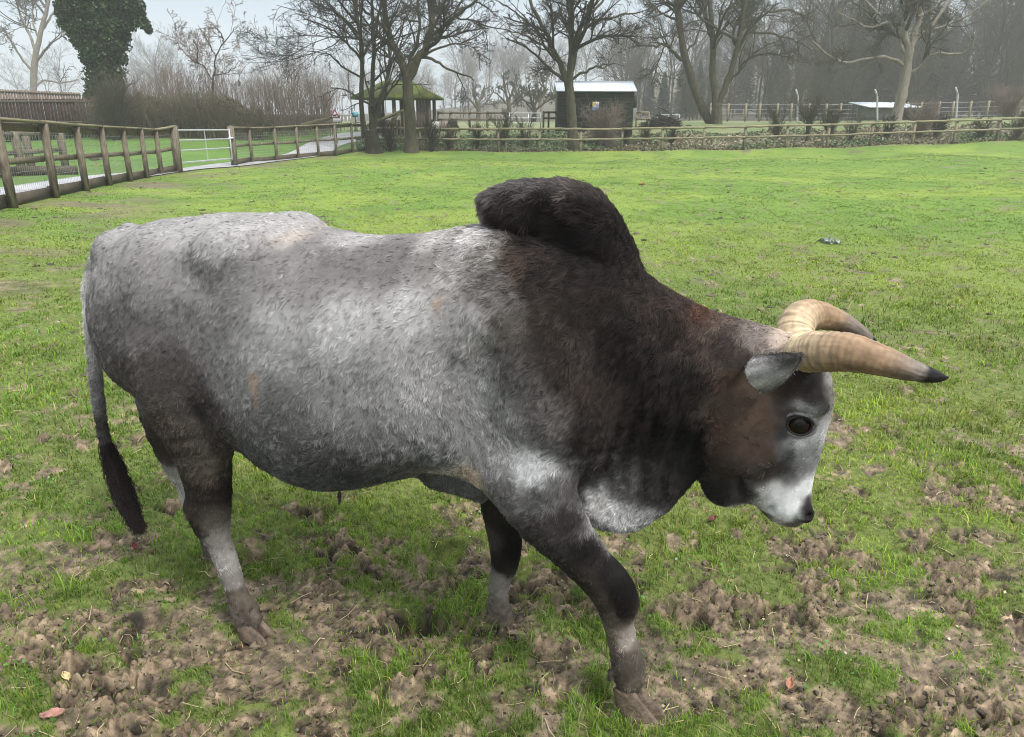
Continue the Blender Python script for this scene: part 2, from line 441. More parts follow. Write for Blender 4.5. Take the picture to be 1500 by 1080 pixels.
farw = sstep(58, 76, fy)[:, None]; out_c = out_c * (1 - farw) + np.array([.055, .050, .032]) * farw
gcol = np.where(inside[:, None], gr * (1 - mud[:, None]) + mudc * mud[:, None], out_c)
nx_, ny_ = len(gx), len(gy)
ii = (np.arange(ny_ - 1)[:, None] * nx_ + np.arange(nx_ - 1)[None]).ravel()
m_ground, nt, b = new_mat('wet_soil_and_sward', 0.75, 0.2); N, L = nt.nodes, nt.links
a1 = N.new('ShaderNodeAttribute'); a1.attribute_name = 'Col'
a2 = N.new('ShaderNodeAttribute'); a2.attribute_name = 'mud'
tcn = N.new('ShaderNodeTexCoord')
n1 = N.new('ShaderNodeTexNoise'); n1.inputs['Scale'].default_value = 26; n1.inputs['Detail'].default_value = 8; n1.inputs['Roughness'].default_value = .7
n2 = N.new('ShaderNodeTexNoise'); n2.inputs['Scale'].default_value = 150; n2.inputs['Detail'].default_value = 4
L.new(tcn.outputs['Object'], n1.inputs[0]); L.new(tcn.outputs['Object'], n2.inputs[0])
mr = N.new('ShaderNodeMapRange'); mr.inputs[1].default_value = .3; mr.inputs[2].default_value = .7; mr.inputs[3].default_value = .45; mr.inputs[4].default_value = 1.6  # mottle follows the bump: fine relief shading put into the colour
L.new(n1.outputs[0], mr.inputs[0])
vm = N.new('ShaderNodeVectorMath'); vm.operation = 'SCALE'; L.new(a1.outputs['Color'], vm.inputs[0]); L.new(mr.outputs[0], vm.inputs['Scale'])
a3 = N.new('ShaderNodeAttribute'); a3.attribute_name = 'sward'
n4 = N.new('ShaderNodeTexNoise'); n4.inputs['Scale'].default_value = 4.5; n4.inputs['Detail'].default_value = 7; n4.inputs['Roughness'].default_value = .75
L.new(tcn.outputs['Object'], n4.inputs[0])
m4 = N.new('ShaderNodeMapRange'); m4.inputs[1].default_value = .575; m4.inputs[2].default_value = .66; m4.inputs[3].default_value = 0; m4.inputs[4].default_value = .8; L.new(n4.outputs[0], m4.inputs[0])
mm = N.new('ShaderNodeMath'); mm.operation = 'MULTIPLY'; L.new(m4.outputs[0], mm.inputs[0]); L.new(a3.outputs['Fac'], mm.inputs[1])
mxn = N.new('ShaderNodeMix'); mxn.data_type = 'RGBA'; L.new(mm.outputs[0], mxn.inputs[0]); L.new(vm.outputs[0], mxn.inputs[6]); mxn.inputs[7].default_value = (.06, .062, .028, 1)
L.new(mxn.outputs[2], b.inputs['Base Color'])
rr2 = N.new('ShaderNodeMapRange'); rr2.inputs[3].default_value = 0.85; rr2.inputs[4].default_value = 0.55
L.new(a2.outputs['Fac'], rr2.inputs[0]); L.new(rr2.outputs[0], b.inputs['Roughness'])
bp = N.new('ShaderNodeBump'); bp.inputs['Strength'].default_value = .7; bp.inputs['Distance'].default_value = .012
ad_ = N.new('ShaderNodeMath'); ad_.operation = 'MULTIPLY_ADD'; ad_.inputs[1].default_value = .35
L.new(n2.outputs[0], ad_.inputs[0]); L.new(n1.outputs[0], ad_.inputs[2]); L.new(ad_.outputs[0], bp.inputs['Height']); L.new(bp.outputs[0], b.inputs['Normal'])
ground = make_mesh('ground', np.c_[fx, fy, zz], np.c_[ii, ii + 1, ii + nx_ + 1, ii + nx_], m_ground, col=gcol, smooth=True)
sw_ = (inside * sstep(4, 9, rr_)).astype(np.float32); a5 = ground.data.attributes.new('sward', 'FLOAT', 'POINT'); a5.data.foreach_set('value', sw_)
am = ground.data.attributes.new('mud', 'FLOAT', 'POINT'); am.data.foreach_set('value', (mud * inside).astype(np.float32))
tag(ground, 'muddy green paddock ground running out to rough grass and woodland', None, None, 'structure')
print('ground', len(fx), round(time.time() - T0, 1))
# ================================================================== the bull
BA = R_(16); BO = np.array([0.0, 1.985, 0.0])
BU = np.array([math.cos(BA), -math.sin(BA), 0]); BV = np.array([-math.sin(BA), -math.cos(BA), 0]); BW = np.array([0, 0, 1.0])
def to_world(p): p = np.atleast_2d(p); return BO + p[:, :1] * BU + p[:, 1:2] * BV + p[:, 2:3] * BW
def to_local(q): q = np.atleast_2d(q) - BO; return np.c_[q @ BU, q @ BV, q @ BW]
def L3(px, py, v):
    """the point of the bull's own vertical plane v (metres towards our side of its spine) seen at a pixel"""
    d = ray(px, py); t = (v - (EYE - BO) @ BV) / (d @ BV); return to_local(EYE + d * t)[0]
VOX = 0.0064
lo_ = np.array([-1.62, -0.46, -0.06]); hi_ = np.array([0.92, 0.46, 1.56])
nU, nV, nW = [int(math.ceil((h - l) / VOX)) for l, h in zip(lo_, hi_)]
gu = (lo_[0] + np.arange(nU) * VOX).astype(np.float32); gv = (lo_[1] + np.arange(nV) * VOX).astype(np.float32); gw = (lo_[2] + np.arange(nW) * VOX).astype(np.float32)
FIELD = np.full((nU, nV, nW), 1.0, np.float32)
def smin(a, b, k):
    if k <= 0: return np.minimum(a, b)
    h = np.clip(0.5 + 0.5 * (b - a) / k, 0, 1); return b * (1 - h) + a * h - k * h * (1 - h)
def region(a, b, pad):
    s = []
    for l, h, g in zip(a, b, (gu, gv, gw)):
        i0 = max(0, int(np.searchsorted(g, l - pad)) - 1); i1 = min(len(g), int(np.searchsorted(g, h + pad)) + 1); s.append(slice(i0, i1))
    return tuple(s)
def put(fn, a, b, k, sub=False):
    pad = k * 1.3 + 0.03; s = region(a, b, pad)
    U, V, Wd = gu[s[0]][:, None, None], gv[s[1]][None, :, None], gw[s[2]][None, None, :]
    f = fn(U, V, Wd)
    if sub: FIELD[s] = -smin(-FIELD[s], f, k)
    else: FIELD[s] = smin(FIELD[s], f, k)
def ell(c, r, k=0.05, sub=False, rot=0.0):
    """ellipsoid, rotated by rot about the v axis"""
    c = np.array(c); r = np.array(r); ca, sa = math.cos(rot), math.sin(rot)
    def fn(U, V, Wd):
        du, dw = U - c[0], Wd - c[2]; a = du * ca + dw * sa; b_ = -du * sa + dw * ca
        q = np.sqrt((a / r[0]) ** 2 + ((V - c[1]) / r[1]) ** 2 + (b_ / r[2]) ** 2) + 1e-6
        g = np.sqrt((a / r[0] ** 2) ** 2 + ((V - c[1]) / r[1] ** 2) ** 2 + (b_ / r[2] ** 2) ** 2) + 1e-6
        return (q * (q - 1) / g).astype(np.float32)
    m = float(max(r[0], r[2])); put(fn, c - [m, r[1], m], c + [m, r[1], m], k, sub)
def cone(a, b, ra, rb, k=0.03, flat=1.0):
    """tapered limb from a to b; flat < 1 squeezes it sideways"""
    a = np.array(a); b = np.array(b); d = b - a; LL = d @ d
    def fn(U, V, Wd):
        t = np.clip(((U - a[0]) * d[0] + (V - a[1]) * d[1] + (Wd - a[2]) * d[2]) / LL, 0, 1)
        r = ra + (rb - ra) * t
        q = np.sqrt((U - a[0] - d[0] * t) ** 2 + ((V - a[1] - d[1] * t) / flat) ** 2 + (Wd - a[2] - d[2] * t) ** 2)
        return ((q - r) * (0.5 + 0.5 * flat)).astype(np.float32)
    m = np.array([max(ra, rb)] * 3); put(fn, np.minimum(a, b) - m, np.maximum(a, b) + m, k)
def chain(pts, k=0.03, flat=1.0, n=None):
    """pts: (px, py, v, radius in px of the photograph)"""
    Q = []
    for px, py, v, rp in pts:
        p = L3(px, py, v); dep = (to_world(p)[0] - EYE) @ np.array([0, _cp, -_spt]); Q.append([*p, rp * dep / F0])
    Q = np.array(Q)
    if n: Q = spline(Q, n)
    m = Q[:, 3].max()
    def fn(U, V, Wd):
        best = None
        for i in range(len(Q) - 1):
            a, b, ra, rb = Q[i, :3], Q[i + 1, :3], Q[i, 3], Q[i + 1, 3]; d = b - a; LL = d @ d + 1e-12
            t = np.clip(((U - a[0]) * d[0] + (V - a[1]) * d[1] + (Wd - a[2]) * d[2]) / LL, 0, 1)
            q = np.sqrt((U - a[0] - d[0] * t) ** 2 + ((V - a[1] - d[1] * t) / flat) ** 2 + (Wd - a[2] - d[2] * t) ** 2)
            f = (q - ra - (rb - ra) * t) * (0.5 + 0.5 * flat); best = f if best is None else np.minimum(best, f)
        return best.astype(np.float32)
    put(fn, Q[:, :3].min(0) - m, Q[:, :3].max(0) + m, k)
    return Q
def blur2(A, s):
    r = int(3 * s) + 1; kx = np.exp(-0.5 * (np.arange(-r, r + 1) / s) ** 2); kx /= kx.sum()
    A = np.apply_along_axis(lambda m: np.convolve(np.pad(m, r, mode='edge'), kx, 'valid'), 0, A)
    return np.apply_along_axis(lambda m: np.convolve(np.pad(m, r, mode='edge'), kx, 'valid'), 1, A)
def poly_sdf(P, U, Wd):
    """signed distance, positive inside, on a 2D grid"""
    x, y = np.meshgrid(U, Wd, indexing='ij'); d = np.full(x.shape, 1e9); ins = np.zeros(x.shape, bool)
    n = len(P)
    for i in range(n):
        a, b_ = P[i], P[(i + 1) % n]; e = b_ - a
        t = np.clip(((x - a[0]) * e[0] + (y - a[1]) * e[1]) / (e @ e + 1e-12), 0, 1)
        d = np.minimum(d, (x - a[0] - e[0] * t) ** 2 + (y - a[1] - e[1] * t) ** 2)
        c = ((a[1] > y) != (b_[1] > y)) & (x < (b_[0] - a[0]) * (y - a[1]) / (b_[1] - a[1] + 1e-12) + a[0]); ins ^= c
    d = np.sqrt(d); return np.where(ins, d, -d)
def layer(outline, widths, Rr, k, p=2.3, smooth=2.0, v0=0.0, n=None, vshift=None):
    """a body mass given by its side outline and its half widths; rounds off over Rr from the outline"""
    P = np.array([L3(px, py, v)[[0, 2]] for px, py, v in outline])
    Pc = np.vstack([P, P[:1]]); m = len(P)
    Ps = []
    for i in range(m):   # closed Catmull-Rom
        a, b_, c, d = P[(i - 1) % m], P[i], P[(i + 1) % m], P[(i + 2) % m]
        for u in np.linspace(0, 1, 5)[:-1]:
            Ps.append(0.5 * (2 * b_ + (-a + c) * u + (2 * a - 5 * b_ + 4 * c - d) * u * u + (-a + 3 * b_ - 3 * c + d) * u ** 3))
    Ps = np.array(Ps)
    s = region([Ps[:, 0].min(), -0.4, Ps[:, 1].min()], [Ps[:, 0].max(), 0.4, Ps[:, 1].max()], 0.08)
    U, Wd = gu[s[0]], gw[s[2]]
    sd_ = blur2(poly_sdf(Ps, U, Wd), smooth)
    wp = np.array([[*L3(px, py, wv * 0.7)[[0, 2]], wv] for px, py, wv in widths])
    gx_, gy_ = np.meshgrid(U, Wd, indexing='ij')
    wt = 1.0 / (((gx_[..., None] - wp[:, 0]) ** 2 + (gy_[..., None] - wp[:, 1]) ** 2 + 0.004)) ** 1.6
    WW = (wt * wp[:, 2]).sum(-1) / wt.sum(-1)
    q = np.clip(1 - sd_ / Rr, 0, None)
    V = gv[s[1]][None, :, None] - v0
    WWb = WW[:, None, :]; qb = q[:, None, :]
    f = ((np.abs(V / WWb) ** p + qb ** p) ** (1 / p) - 1) * np.minimum(WWb, Rr)
    FIELD[s] = smin(FIELD[s], f.astype(np.float32), k)
# --- trunk and neck
layer([(140, 410, .06), (150, 372, .03), (170, 352, 0), (203, 331, 0), (248, 320, 0), (280, 319, 0), (310, 313, 0), (360, 313, 0), (410, 314, 0),
       (440, 327, 0), (500, 342, 0), (560, 347, 0), (640, 340, 0), (700, 330, 0), (770, 330, 0), (850, 350, 0), (915, 375, 0), (945, 402, 0), (985, 430, 0), (1050, 461, 0),
       (1110, 475, 0), (1160, 492, 0), (1165, 530, .05), (1130, 580, .1), (1070, 630, .1), (1030, 680, .08), (980, 700, .06), (900, 705, .08), (850, 725, .1),
       (780, 738, .1), (710, 722, .1), (660, 703, .12), (610, 706, .12), (560, 716, .12), (500, 726, .12), (450, 720, .13), (400, 700, .14),
       (350, 668, .15), (310, 640, .16), (265, 650, .16), (226, 600, .16), (193, 560, .16), (164, 520, .14), (140, 465, .1)],
      [(160, 400, .17), (250, 400, .245), (330, 400, .25), (450, 450, .275), (450, 600, .31), (560, 500, .31), (600, 600, .30), (700, 450, .27), (700, 600, .25),
       (800, 450, .235), (800, 600, .24), (880, 500, .20), (950, 560, .155), (1000, 520, .145), (1060, 540, .13), (1130, 530, .115), (1000, 650, .10), (900, 680, .15)],
      0.235, 0.02, p=2.15, smooth=3)
# --- hump
layer([(706, 305, 0), (704, 290, 0), (716, 277, 0), (745, 269, 0), (800, 266, 0), (845, 270, 0), (878, 287, 0), (903, 316, 0), (923, 350, 0), (935, 380, 0),
       (942, 405, 0), (925, 430, 0), (880, 420, 0), (840, 395, 0), (800, 372, 0), (750, 345, 0), (716, 326, 0)],
      [(740, 300, .075), (800, 310, .09), (860, 340, .10), (920, 400, .09)], 0.075, 0.012, p=2.2, smooth=1.5)
# --- dewlap
layer([(846, 700, .05), (846, 740, .05), (862, 766, .05), (900, 778, .05), (938, 774, .05), (980, 745, .05), (1014, 705, .05), (1035, 660, .05), (1030, 600, .05),
       (960, 590, .05), (880, 620, .05)], [(900, 740, .045), (960, 700, .05), (1010, 660, .05)], 0.05, 0.05, p=2, v0=.045)
# --- head
layer([(1130, 515, .03), (1165, 495, .02), (1195, 505, .02), (1213, 535, .02), (1221, 572, .02), (1217, 605, .02), (1206, 645, .02), (1194, 688, .02), (1189, 715, .02),
       (1189, 742, .03), (1181, 763, .03), (1160, 772, .04), (1135, 768, .05), (1118, 756, .05), (1100, 741, .06), (1080, 750, .07), (1055, 752, .08), (1034, 738, .08),
       (1024, 708, .08), (1030, 655, .09), (1037, 600, .09), (1058, 560, .08)],
      [(1170, 520, .085), (1190, 570, .095), (1175, 620, .10), (1100, 580, .11), (1080, 650, .10), (1130, 690, .082), (1165, 700, .066), (1065, 720, .07), (1150, 745, .068), (1180, 755, .058)],
      0.085, 0.022, p=2.4, smooth=1.6, v0=.02)
for sgn in (1, -1):   # brow, eye socket, cheek, nostril
    def hv(px, py, v): p = L3(px, py, .02 + v); p[1] = .02 + sgn * v; return p
    ell(hv(1184, 593, .086), (.050, .028, .026), .02)
    ell(hv(1172, 620, .112), (.024, .020, .024), .012, sub=True)
    ell(hv(1085, 640, .075), (.085, .040, .10), .05)
    ell(hv(1087, 716, .080), (.010, .030, .045), .018, sub=True, rot=.15); ell(hv(1132, 668, .092), (.055, .012, .014), .03, rot=.75)
    ell(hv(1180, 752, .052), (.020, .026, .022), .015)
    ell(hv(1127, 752, .070), (.0065, .026, .022), .008, sub=True, rot=-.35)
    ell(hv(1185, 757, .072), (.010, .016, .009), .006, sub=True, rot=.6)
# --- near and far muscle masses
for sgn in (1, -1):
    def bv(px, py, v): p = L3(px, py, v); p[1] *= sgn; return p
    ell(bv(222, 470, .15), (.20, .11, .25), .07, rot=-.35)             # thigh
    ell(bv(332, 366, .17), (.08, .05, .045), .09, rot=.2)                      # hook bone
    ell(bv(163, 380, .075), (.055, .022, .012), .02, sub=True, rot=.75); ell(bv(232, 578, .21), (.06, .035, .016), .03, sub=True, rot=-.55)
    ell(bv(165, 370, .09), (.05, .05, .06), .05)                       # pin bone
    ell(bv(385, 425, .335), (.075, .06, .12), .07, sub=True, rot=.2)     # hollow of the flank
    ell(bv(235, 392, .275), (.10, .03, .04), .05, sub=True, rot=-.5)
    ell(bv(500, 560, .20), (.30, .125, .23), .08)                      # rib barrel
    ell(bv(800, 560, .15), (.15, .115, .24), .07, rot=.3)              # shoulder
    ell(bv(770, 690, .17), (.12, .085, .12), .05, rot=.2)              # upper arm
    ell(bv(905, 560, .215), (.05, .04, .20), .07, sub=True, rot=.35)   # groove ahead of the shoulder
    ell(bv(700, 600, .27), (.035, .03, .15), .05, sub=True, rot=-.15)  # behind the shoulder
# --- legs
LEGS = {}
LEGS['nf'] = [(775, 690, .17, 62), (798, 745, .175, 54), (840, 800, .175, 39), (880, 845, .17, 33), (901, 872, .165, 33), (904, 900, .165, 25), (911, 935, .165, 21), (919, 968, .165, 24), (921, 992, .165, 23)]
LEGS['ff'] = [(735, 680, -.12, 50), (737, 740, -.13, 33), (739, 785, -.13, 26), (740, 822, -.13, 21), (733, 850, -.13, 16), (730, 880, -.13, 15), (732, 908, -.13, 19), (736, 925, -.13, 19)]
LEGS['nh'] = [(246, 500, .14, 80), (275, 580, .15, 68), (294, 650, .155, 47), (305, 710, .155, 35), (307, 752, .15, 32), (318, 785, .15, 21), (334, 830, .15, 17.5), (347, 868, .15, 17), (356, 890, .15, 21), (362, 906, .15, 21)]
LEGS['fh'] = [(255, 520, -.15, 70), (262, 600, -.17, 58), (272, 670, -.18, 38), (286, 716, -.18, 24), (292, 738, -.18, 21), (298, 765, -.18, 14), (306, 795, -.18, 13), (311, 812, -.18, 15)]
for key, fl in (('nf', .85), ('ff', .85), ('nh', .8), ('fh', .8)):
    LEGS[key + 'Q'] = chain(LEGS[key], .025, fl, n=22)
for (px, py, v, r) in ((897, 985, .165, 9), (716, 905, -.13, 7), (345, 893, .15, 8)):
    for s_ in (-.022, .022): p = L3(px, py, v + s_); cone(p, p + [-.008, 0, -.022], .010, .006, .006)
cone(L3(893, 850, .175), L3(908, 884, .172), .046, .040, .03, .8)
# points of the hocks
for (px, py, v, r) in ((289, 742, .15, 17), (279, 727, -.18, 16)):
    p = L3(px, py, v); q = L3(px + 22, py + 40, v); cone(p, q, r * .0022, r * .0018, .03)
# skin fold from flank to stifle, navel fold, armpit fold
cone(L3(345, 610, .20), L3(322, 655, .17), .05, .03, .05)
cone(L3(498, 722, .0), L3(498, 738, .0), .006, .003, .01)
cone(L3(640, 690, .05), L3(702, 716, .10), .05, .035, .04)
# --- tail
TAIL = [(190, 344, .0, 17), (162, 362, .02, 16), (143, 388, .02, 14), (134, 420, .02, 11.5), (134, 465, .02, 10), (138, 520, .02, 9), (143, 580, .02, 8.5), (152, 635, .02, 8), (160, 672, .02, 8), (168, 700, .02, 6)]
tailQ = chain(TAIL, .012, 1, n=30)
# --- neck wrinkles, ribs: shallow displacement of the field
print('field', FIELD.shape, round(time.time() - T0, 1))
def surface_nets(Fd):
    ins = Fd < 0
    c = ins[:-1, :-1, :-1].astype(np.int8)
    for dx in (0, 1):
        for dy in (0, 1):
            for dz in (0, 1):
                if dx or dy or dz: c = c + ins[dx:Fd.shape[0] - 1 + dx, dy:Fd.shape[1] - 1 + dy, dz:Fd.shape[2] - 1 + dz]
    act = (c > 0) & (c < 8); I, J, K_ = np.nonzero(act)
    vid = np.full(act.shape, -1, np.int32); vid[I, J, K_] = np.arange(len(I))
    S = np.zeros((len(I), 3)); cnt = np.zeros(len(I))
    cor = [(0, 0, 0), (1, 0, 0), (0, 1, 0), (1, 1, 0), (0, 0, 1), (1, 0, 1), (0, 1, 1), (1, 1, 1)]
    for a in range(8):
        for b_ in range(a + 1, 8):
            ca, cb = cor[a], cor[b_]
            if sum(x != y for x, y in zip(ca, cb)) != 1: continue
            fa = Fd[I + ca[0], J + ca[1], K_ + ca[2]]; fb = Fd[I + cb[0], J + cb[1], K_ + cb[2]]
            m = (fa < 0) != (fb < 0); t = np.where(m, fa / np.where(m, fa - fb, 1), 0)
            for ax in range(3): S[:, ax] += np.where(m, ca[ax] + (cb[ax] - ca[ax]) * t, 0)
            cnt += m
    V = S / cnt[:, None] + np.c_[I, J, K_]
    Q = []
    for ax in range(3):
        sl0 = [slice(None)] * 3; sl1 = [slice(None)] * 3
        sl0[ax] = slice(0, -1); sl1[ax] = slice(1, None)
        cr_ = ins[tuple(sl0)] != ins[tuple(sl1)]; i, j, k = np.nonzero(cr_)
        b1_, b2_ = [(1, 2), (2, 0), (0, 1)][ax]; P = [i, j, k]
        ok = (P[b1_] > 0) & (P[b2_] > 0) & (P[b1_] < act.shape[b1_]) & (P[b2_] < act.shape[b2_])
        P = [p[ok] for p in P]; flip = ins[P[0], P[1], P[2]]
        def cid(o1, o2):
            q = [P[0].copy(), P[1].copy(), P[2].copy()]; q[b1_] -= o1; q[b2_] -= o2; return vid[q[0], q[1], q[2]]
        quad = np.c_[cid(1, 1), cid(0, 1), cid(0, 0), cid(1, 0)]
        quad[~flip] = quad[~flip][:, ::-1]; Q.append(quad)
    return V, np.concatenate(Q)
bvv, bff = surface_nets(FIELD)
del FIELD
bvv = bvv * VOX + lo_
# light smoothing
e = np.concatenate([bff[:, [0, 1]], bff[:, [1, 2]], bff[:, [2, 3]], bff[:, [3, 0]]])
deg = np.bincount(e[:, 0], minlength=len(bvv)) + np.bincount(e[:, 1], minlength=len(bvv))
def lap(X):
    out = np.empty_like(X)
    for a in range(X.shape[1]):
        out[:, a] = (np.bincount(e[:, 0], X[e[:, 1], a], len(X)) + np.bincount(e[:, 1], X[e[:, 0], a], len(X))) / np.maximum(deg, 1)
    return out
for _ in range(3):
    bvv = bvv + 0.5 * (lap(bvv) - bvv); bvv = bvv - 0.52 * (lap(bvv) - bvv) * 0.9
def vnormals(V, F):
    fn = np.cross(V[F[:, 2]] - V[F[:, 0]], V[F[:, 3]] - V[F[:, 1]])
    n = np.zeros_like(V)
    for k in range(4):
        for a in range(3): n[:, a] += np.bincount(F[:, k], fn[:, a], len(V))
    return n / (np.linalg.norm(n, axis=1, keepdims=True) + 1e-12)
bn = vnormals(bvv, bff)
# keep only the largest connected piece
nS = bvv.copy()
def uvw(px, py, v=0.2): return L3(px, py, v)
# wrinkles on neck and cheek, muscle relief
q = bvv.copy(); neckc = L3(960, 560, .15); wn_ = np.exp(-((q[:, 0] - neckc[0]) ** 2 + (q[:, 2] - neckc[2]) ** 2) / .05)
ec = L3(640, 655, .2); we = np.exp(-((q[:, 0] - ec[0]) ** 2 + (q[:, 2] - ec[2]) ** 2) / .014); fc0 = L3(965, 640, .1); wf = np.exp(-((q[:, 0] - fc0[0]) ** 2 + (q[:, 2] - fc0[2]) ** 2 * .5) / .012)
disp = .0030 * we * (np.sin(q[:, 0] * 150 + q[:, 2] * 55 + 6 * noise(q, 9, 111, 2)) * (.6 + .6 * noise(q, 14, 115, 2))) + .005 * wf * np.sin(q[:, 0] * 120 - q[:, 2] * 25 + 5 * noise(q, 8, 113, 2)) + 0.0060 * noise(q * [1.0, 1, .35], 26, 101, 2) * wn_ + 0.0035 * noise(q * [1, 1, .8], 14, 103, 3)
hc = L3(800, 310, 0); wh = np.exp(-((q[:, 0] - hc[0]) ** 2 + (q[:, 2] - hc[2]) ** 2) / .03); disp += 0.007 * noise(q, 22, 105, 2) * wh
bc = L3(500, 560, .25); wb = np.exp(-((q[:, 0] - bc[0]) ** 2 / .10 + (q[:, 2] - bc[2]) ** 2 / .05)); disp += .0022 * np.sin((q[:, 0] * 1.0 - q[:, 2] * .35) * 62 + noise(q, 5, 1, 2) * 2) * wb
mh_ = sstep(.20, .06, q[:, 2]); disp = disp + mh_ * (.006 * noise(q, 38, 121, 2) + .003 * noise(q, 90, 123, 1)); bvv = bvv + bn * disp[:, None]; bn = vnormals(bvv, bff)
print('body mesh', len(bvv), round(time.time() - T0, 1))
bw = to_world(bvv)
tri = np.concatenate([bff[:, [0, 1, 2]], bff[:, [0, 2, 3]]])
BV_TREE = BVHTree.FromPolygons([tuple(x) for x in bw], [tuple(map(int, f)) for f in tri])
def hit(px, py):
    h = BV_TREE.ray_cast(Vector(EYE), Vector(ray(px, py)))
    return (to_local(np.array(h[0]))[0], np.array([Vector(h[1]) @ Vector(BU), Vector(h[1]) @ Vector(BV), h[1].z])) if h[0] is not None else (None, None)

# --- coat colours: (px, py, v, sRGB) anchors spread over the hide, with some light and shade left in the colour; v None = wherever the hide is, both sides alike
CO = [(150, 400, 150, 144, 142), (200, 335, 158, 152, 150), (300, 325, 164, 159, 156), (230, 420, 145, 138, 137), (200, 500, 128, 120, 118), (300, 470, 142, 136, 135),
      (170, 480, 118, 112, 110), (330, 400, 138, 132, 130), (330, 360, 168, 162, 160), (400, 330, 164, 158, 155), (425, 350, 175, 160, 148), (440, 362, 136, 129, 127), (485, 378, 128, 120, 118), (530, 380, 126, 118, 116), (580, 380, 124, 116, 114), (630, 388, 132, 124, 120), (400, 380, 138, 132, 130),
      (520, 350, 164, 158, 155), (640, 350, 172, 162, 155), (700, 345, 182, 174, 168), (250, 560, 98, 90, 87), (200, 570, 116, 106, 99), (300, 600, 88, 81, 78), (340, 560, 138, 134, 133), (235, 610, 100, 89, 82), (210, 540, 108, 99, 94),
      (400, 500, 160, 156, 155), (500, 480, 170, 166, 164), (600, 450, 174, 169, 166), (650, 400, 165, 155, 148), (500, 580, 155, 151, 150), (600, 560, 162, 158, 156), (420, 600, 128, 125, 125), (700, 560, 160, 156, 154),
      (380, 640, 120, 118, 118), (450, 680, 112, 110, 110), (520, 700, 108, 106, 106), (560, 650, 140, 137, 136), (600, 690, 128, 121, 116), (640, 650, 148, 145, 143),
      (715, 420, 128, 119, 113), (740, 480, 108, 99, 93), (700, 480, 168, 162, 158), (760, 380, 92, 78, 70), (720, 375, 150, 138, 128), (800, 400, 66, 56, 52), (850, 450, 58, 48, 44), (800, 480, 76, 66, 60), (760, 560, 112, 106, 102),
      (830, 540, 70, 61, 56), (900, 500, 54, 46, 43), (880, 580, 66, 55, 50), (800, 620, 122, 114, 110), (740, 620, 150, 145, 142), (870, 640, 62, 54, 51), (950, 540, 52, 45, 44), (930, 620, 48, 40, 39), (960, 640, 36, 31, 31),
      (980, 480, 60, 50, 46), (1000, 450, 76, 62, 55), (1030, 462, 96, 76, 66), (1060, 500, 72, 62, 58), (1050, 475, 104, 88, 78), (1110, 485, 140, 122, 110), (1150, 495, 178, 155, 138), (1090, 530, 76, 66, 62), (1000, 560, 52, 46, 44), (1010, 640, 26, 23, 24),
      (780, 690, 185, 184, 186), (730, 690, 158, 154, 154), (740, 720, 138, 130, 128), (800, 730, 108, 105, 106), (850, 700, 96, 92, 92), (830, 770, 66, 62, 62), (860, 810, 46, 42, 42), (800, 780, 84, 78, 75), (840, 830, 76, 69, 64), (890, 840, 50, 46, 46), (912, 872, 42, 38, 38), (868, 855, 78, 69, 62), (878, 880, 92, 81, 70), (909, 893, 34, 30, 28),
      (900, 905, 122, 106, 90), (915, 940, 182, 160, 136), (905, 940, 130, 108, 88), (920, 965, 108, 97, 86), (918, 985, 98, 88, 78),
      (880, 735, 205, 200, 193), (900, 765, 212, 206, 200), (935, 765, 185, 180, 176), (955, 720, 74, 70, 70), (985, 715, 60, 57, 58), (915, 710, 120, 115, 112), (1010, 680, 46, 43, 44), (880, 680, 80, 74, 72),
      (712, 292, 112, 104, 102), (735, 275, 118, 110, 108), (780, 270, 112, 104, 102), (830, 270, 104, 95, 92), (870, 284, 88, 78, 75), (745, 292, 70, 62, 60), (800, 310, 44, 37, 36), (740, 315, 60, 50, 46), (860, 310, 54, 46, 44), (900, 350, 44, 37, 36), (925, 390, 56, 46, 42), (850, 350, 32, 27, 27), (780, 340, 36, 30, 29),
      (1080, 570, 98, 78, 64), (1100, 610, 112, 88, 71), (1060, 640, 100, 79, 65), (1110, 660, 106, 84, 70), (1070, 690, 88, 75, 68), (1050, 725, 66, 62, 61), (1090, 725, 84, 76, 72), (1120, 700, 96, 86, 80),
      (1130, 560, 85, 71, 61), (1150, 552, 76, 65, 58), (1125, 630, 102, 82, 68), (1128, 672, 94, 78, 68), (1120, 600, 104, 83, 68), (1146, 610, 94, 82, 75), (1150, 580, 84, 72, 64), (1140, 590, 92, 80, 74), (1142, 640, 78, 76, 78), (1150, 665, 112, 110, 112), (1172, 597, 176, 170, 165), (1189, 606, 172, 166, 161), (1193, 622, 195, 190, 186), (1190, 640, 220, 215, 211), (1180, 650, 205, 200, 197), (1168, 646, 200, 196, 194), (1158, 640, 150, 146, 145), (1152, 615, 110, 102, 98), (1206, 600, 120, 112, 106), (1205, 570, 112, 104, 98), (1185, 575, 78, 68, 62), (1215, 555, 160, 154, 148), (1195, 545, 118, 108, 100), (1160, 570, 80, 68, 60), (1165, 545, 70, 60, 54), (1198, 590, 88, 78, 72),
      (1175, 690, 150, 147, 147), (1155, 700, 118, 114, 114), (1185, 665, 172, 169, 168), (1140, 690, 88, 78, 74), (1180, 715, 236, 234, 233), (1150, 735, 246, 244, 243), (1130, 745, 235, 232, 230), (1160, 752, 240, 236, 234), (1140, 720, 205, 200, 198), (1107, 744, 215, 208, 202), (1180, 757, 58, 50, 50), (1186, 750, 46, 40, 42), (1168, 768, 150, 128, 120), (1140, 766, 205, 180, 168), (1120, 752, 110, 92, 84)]
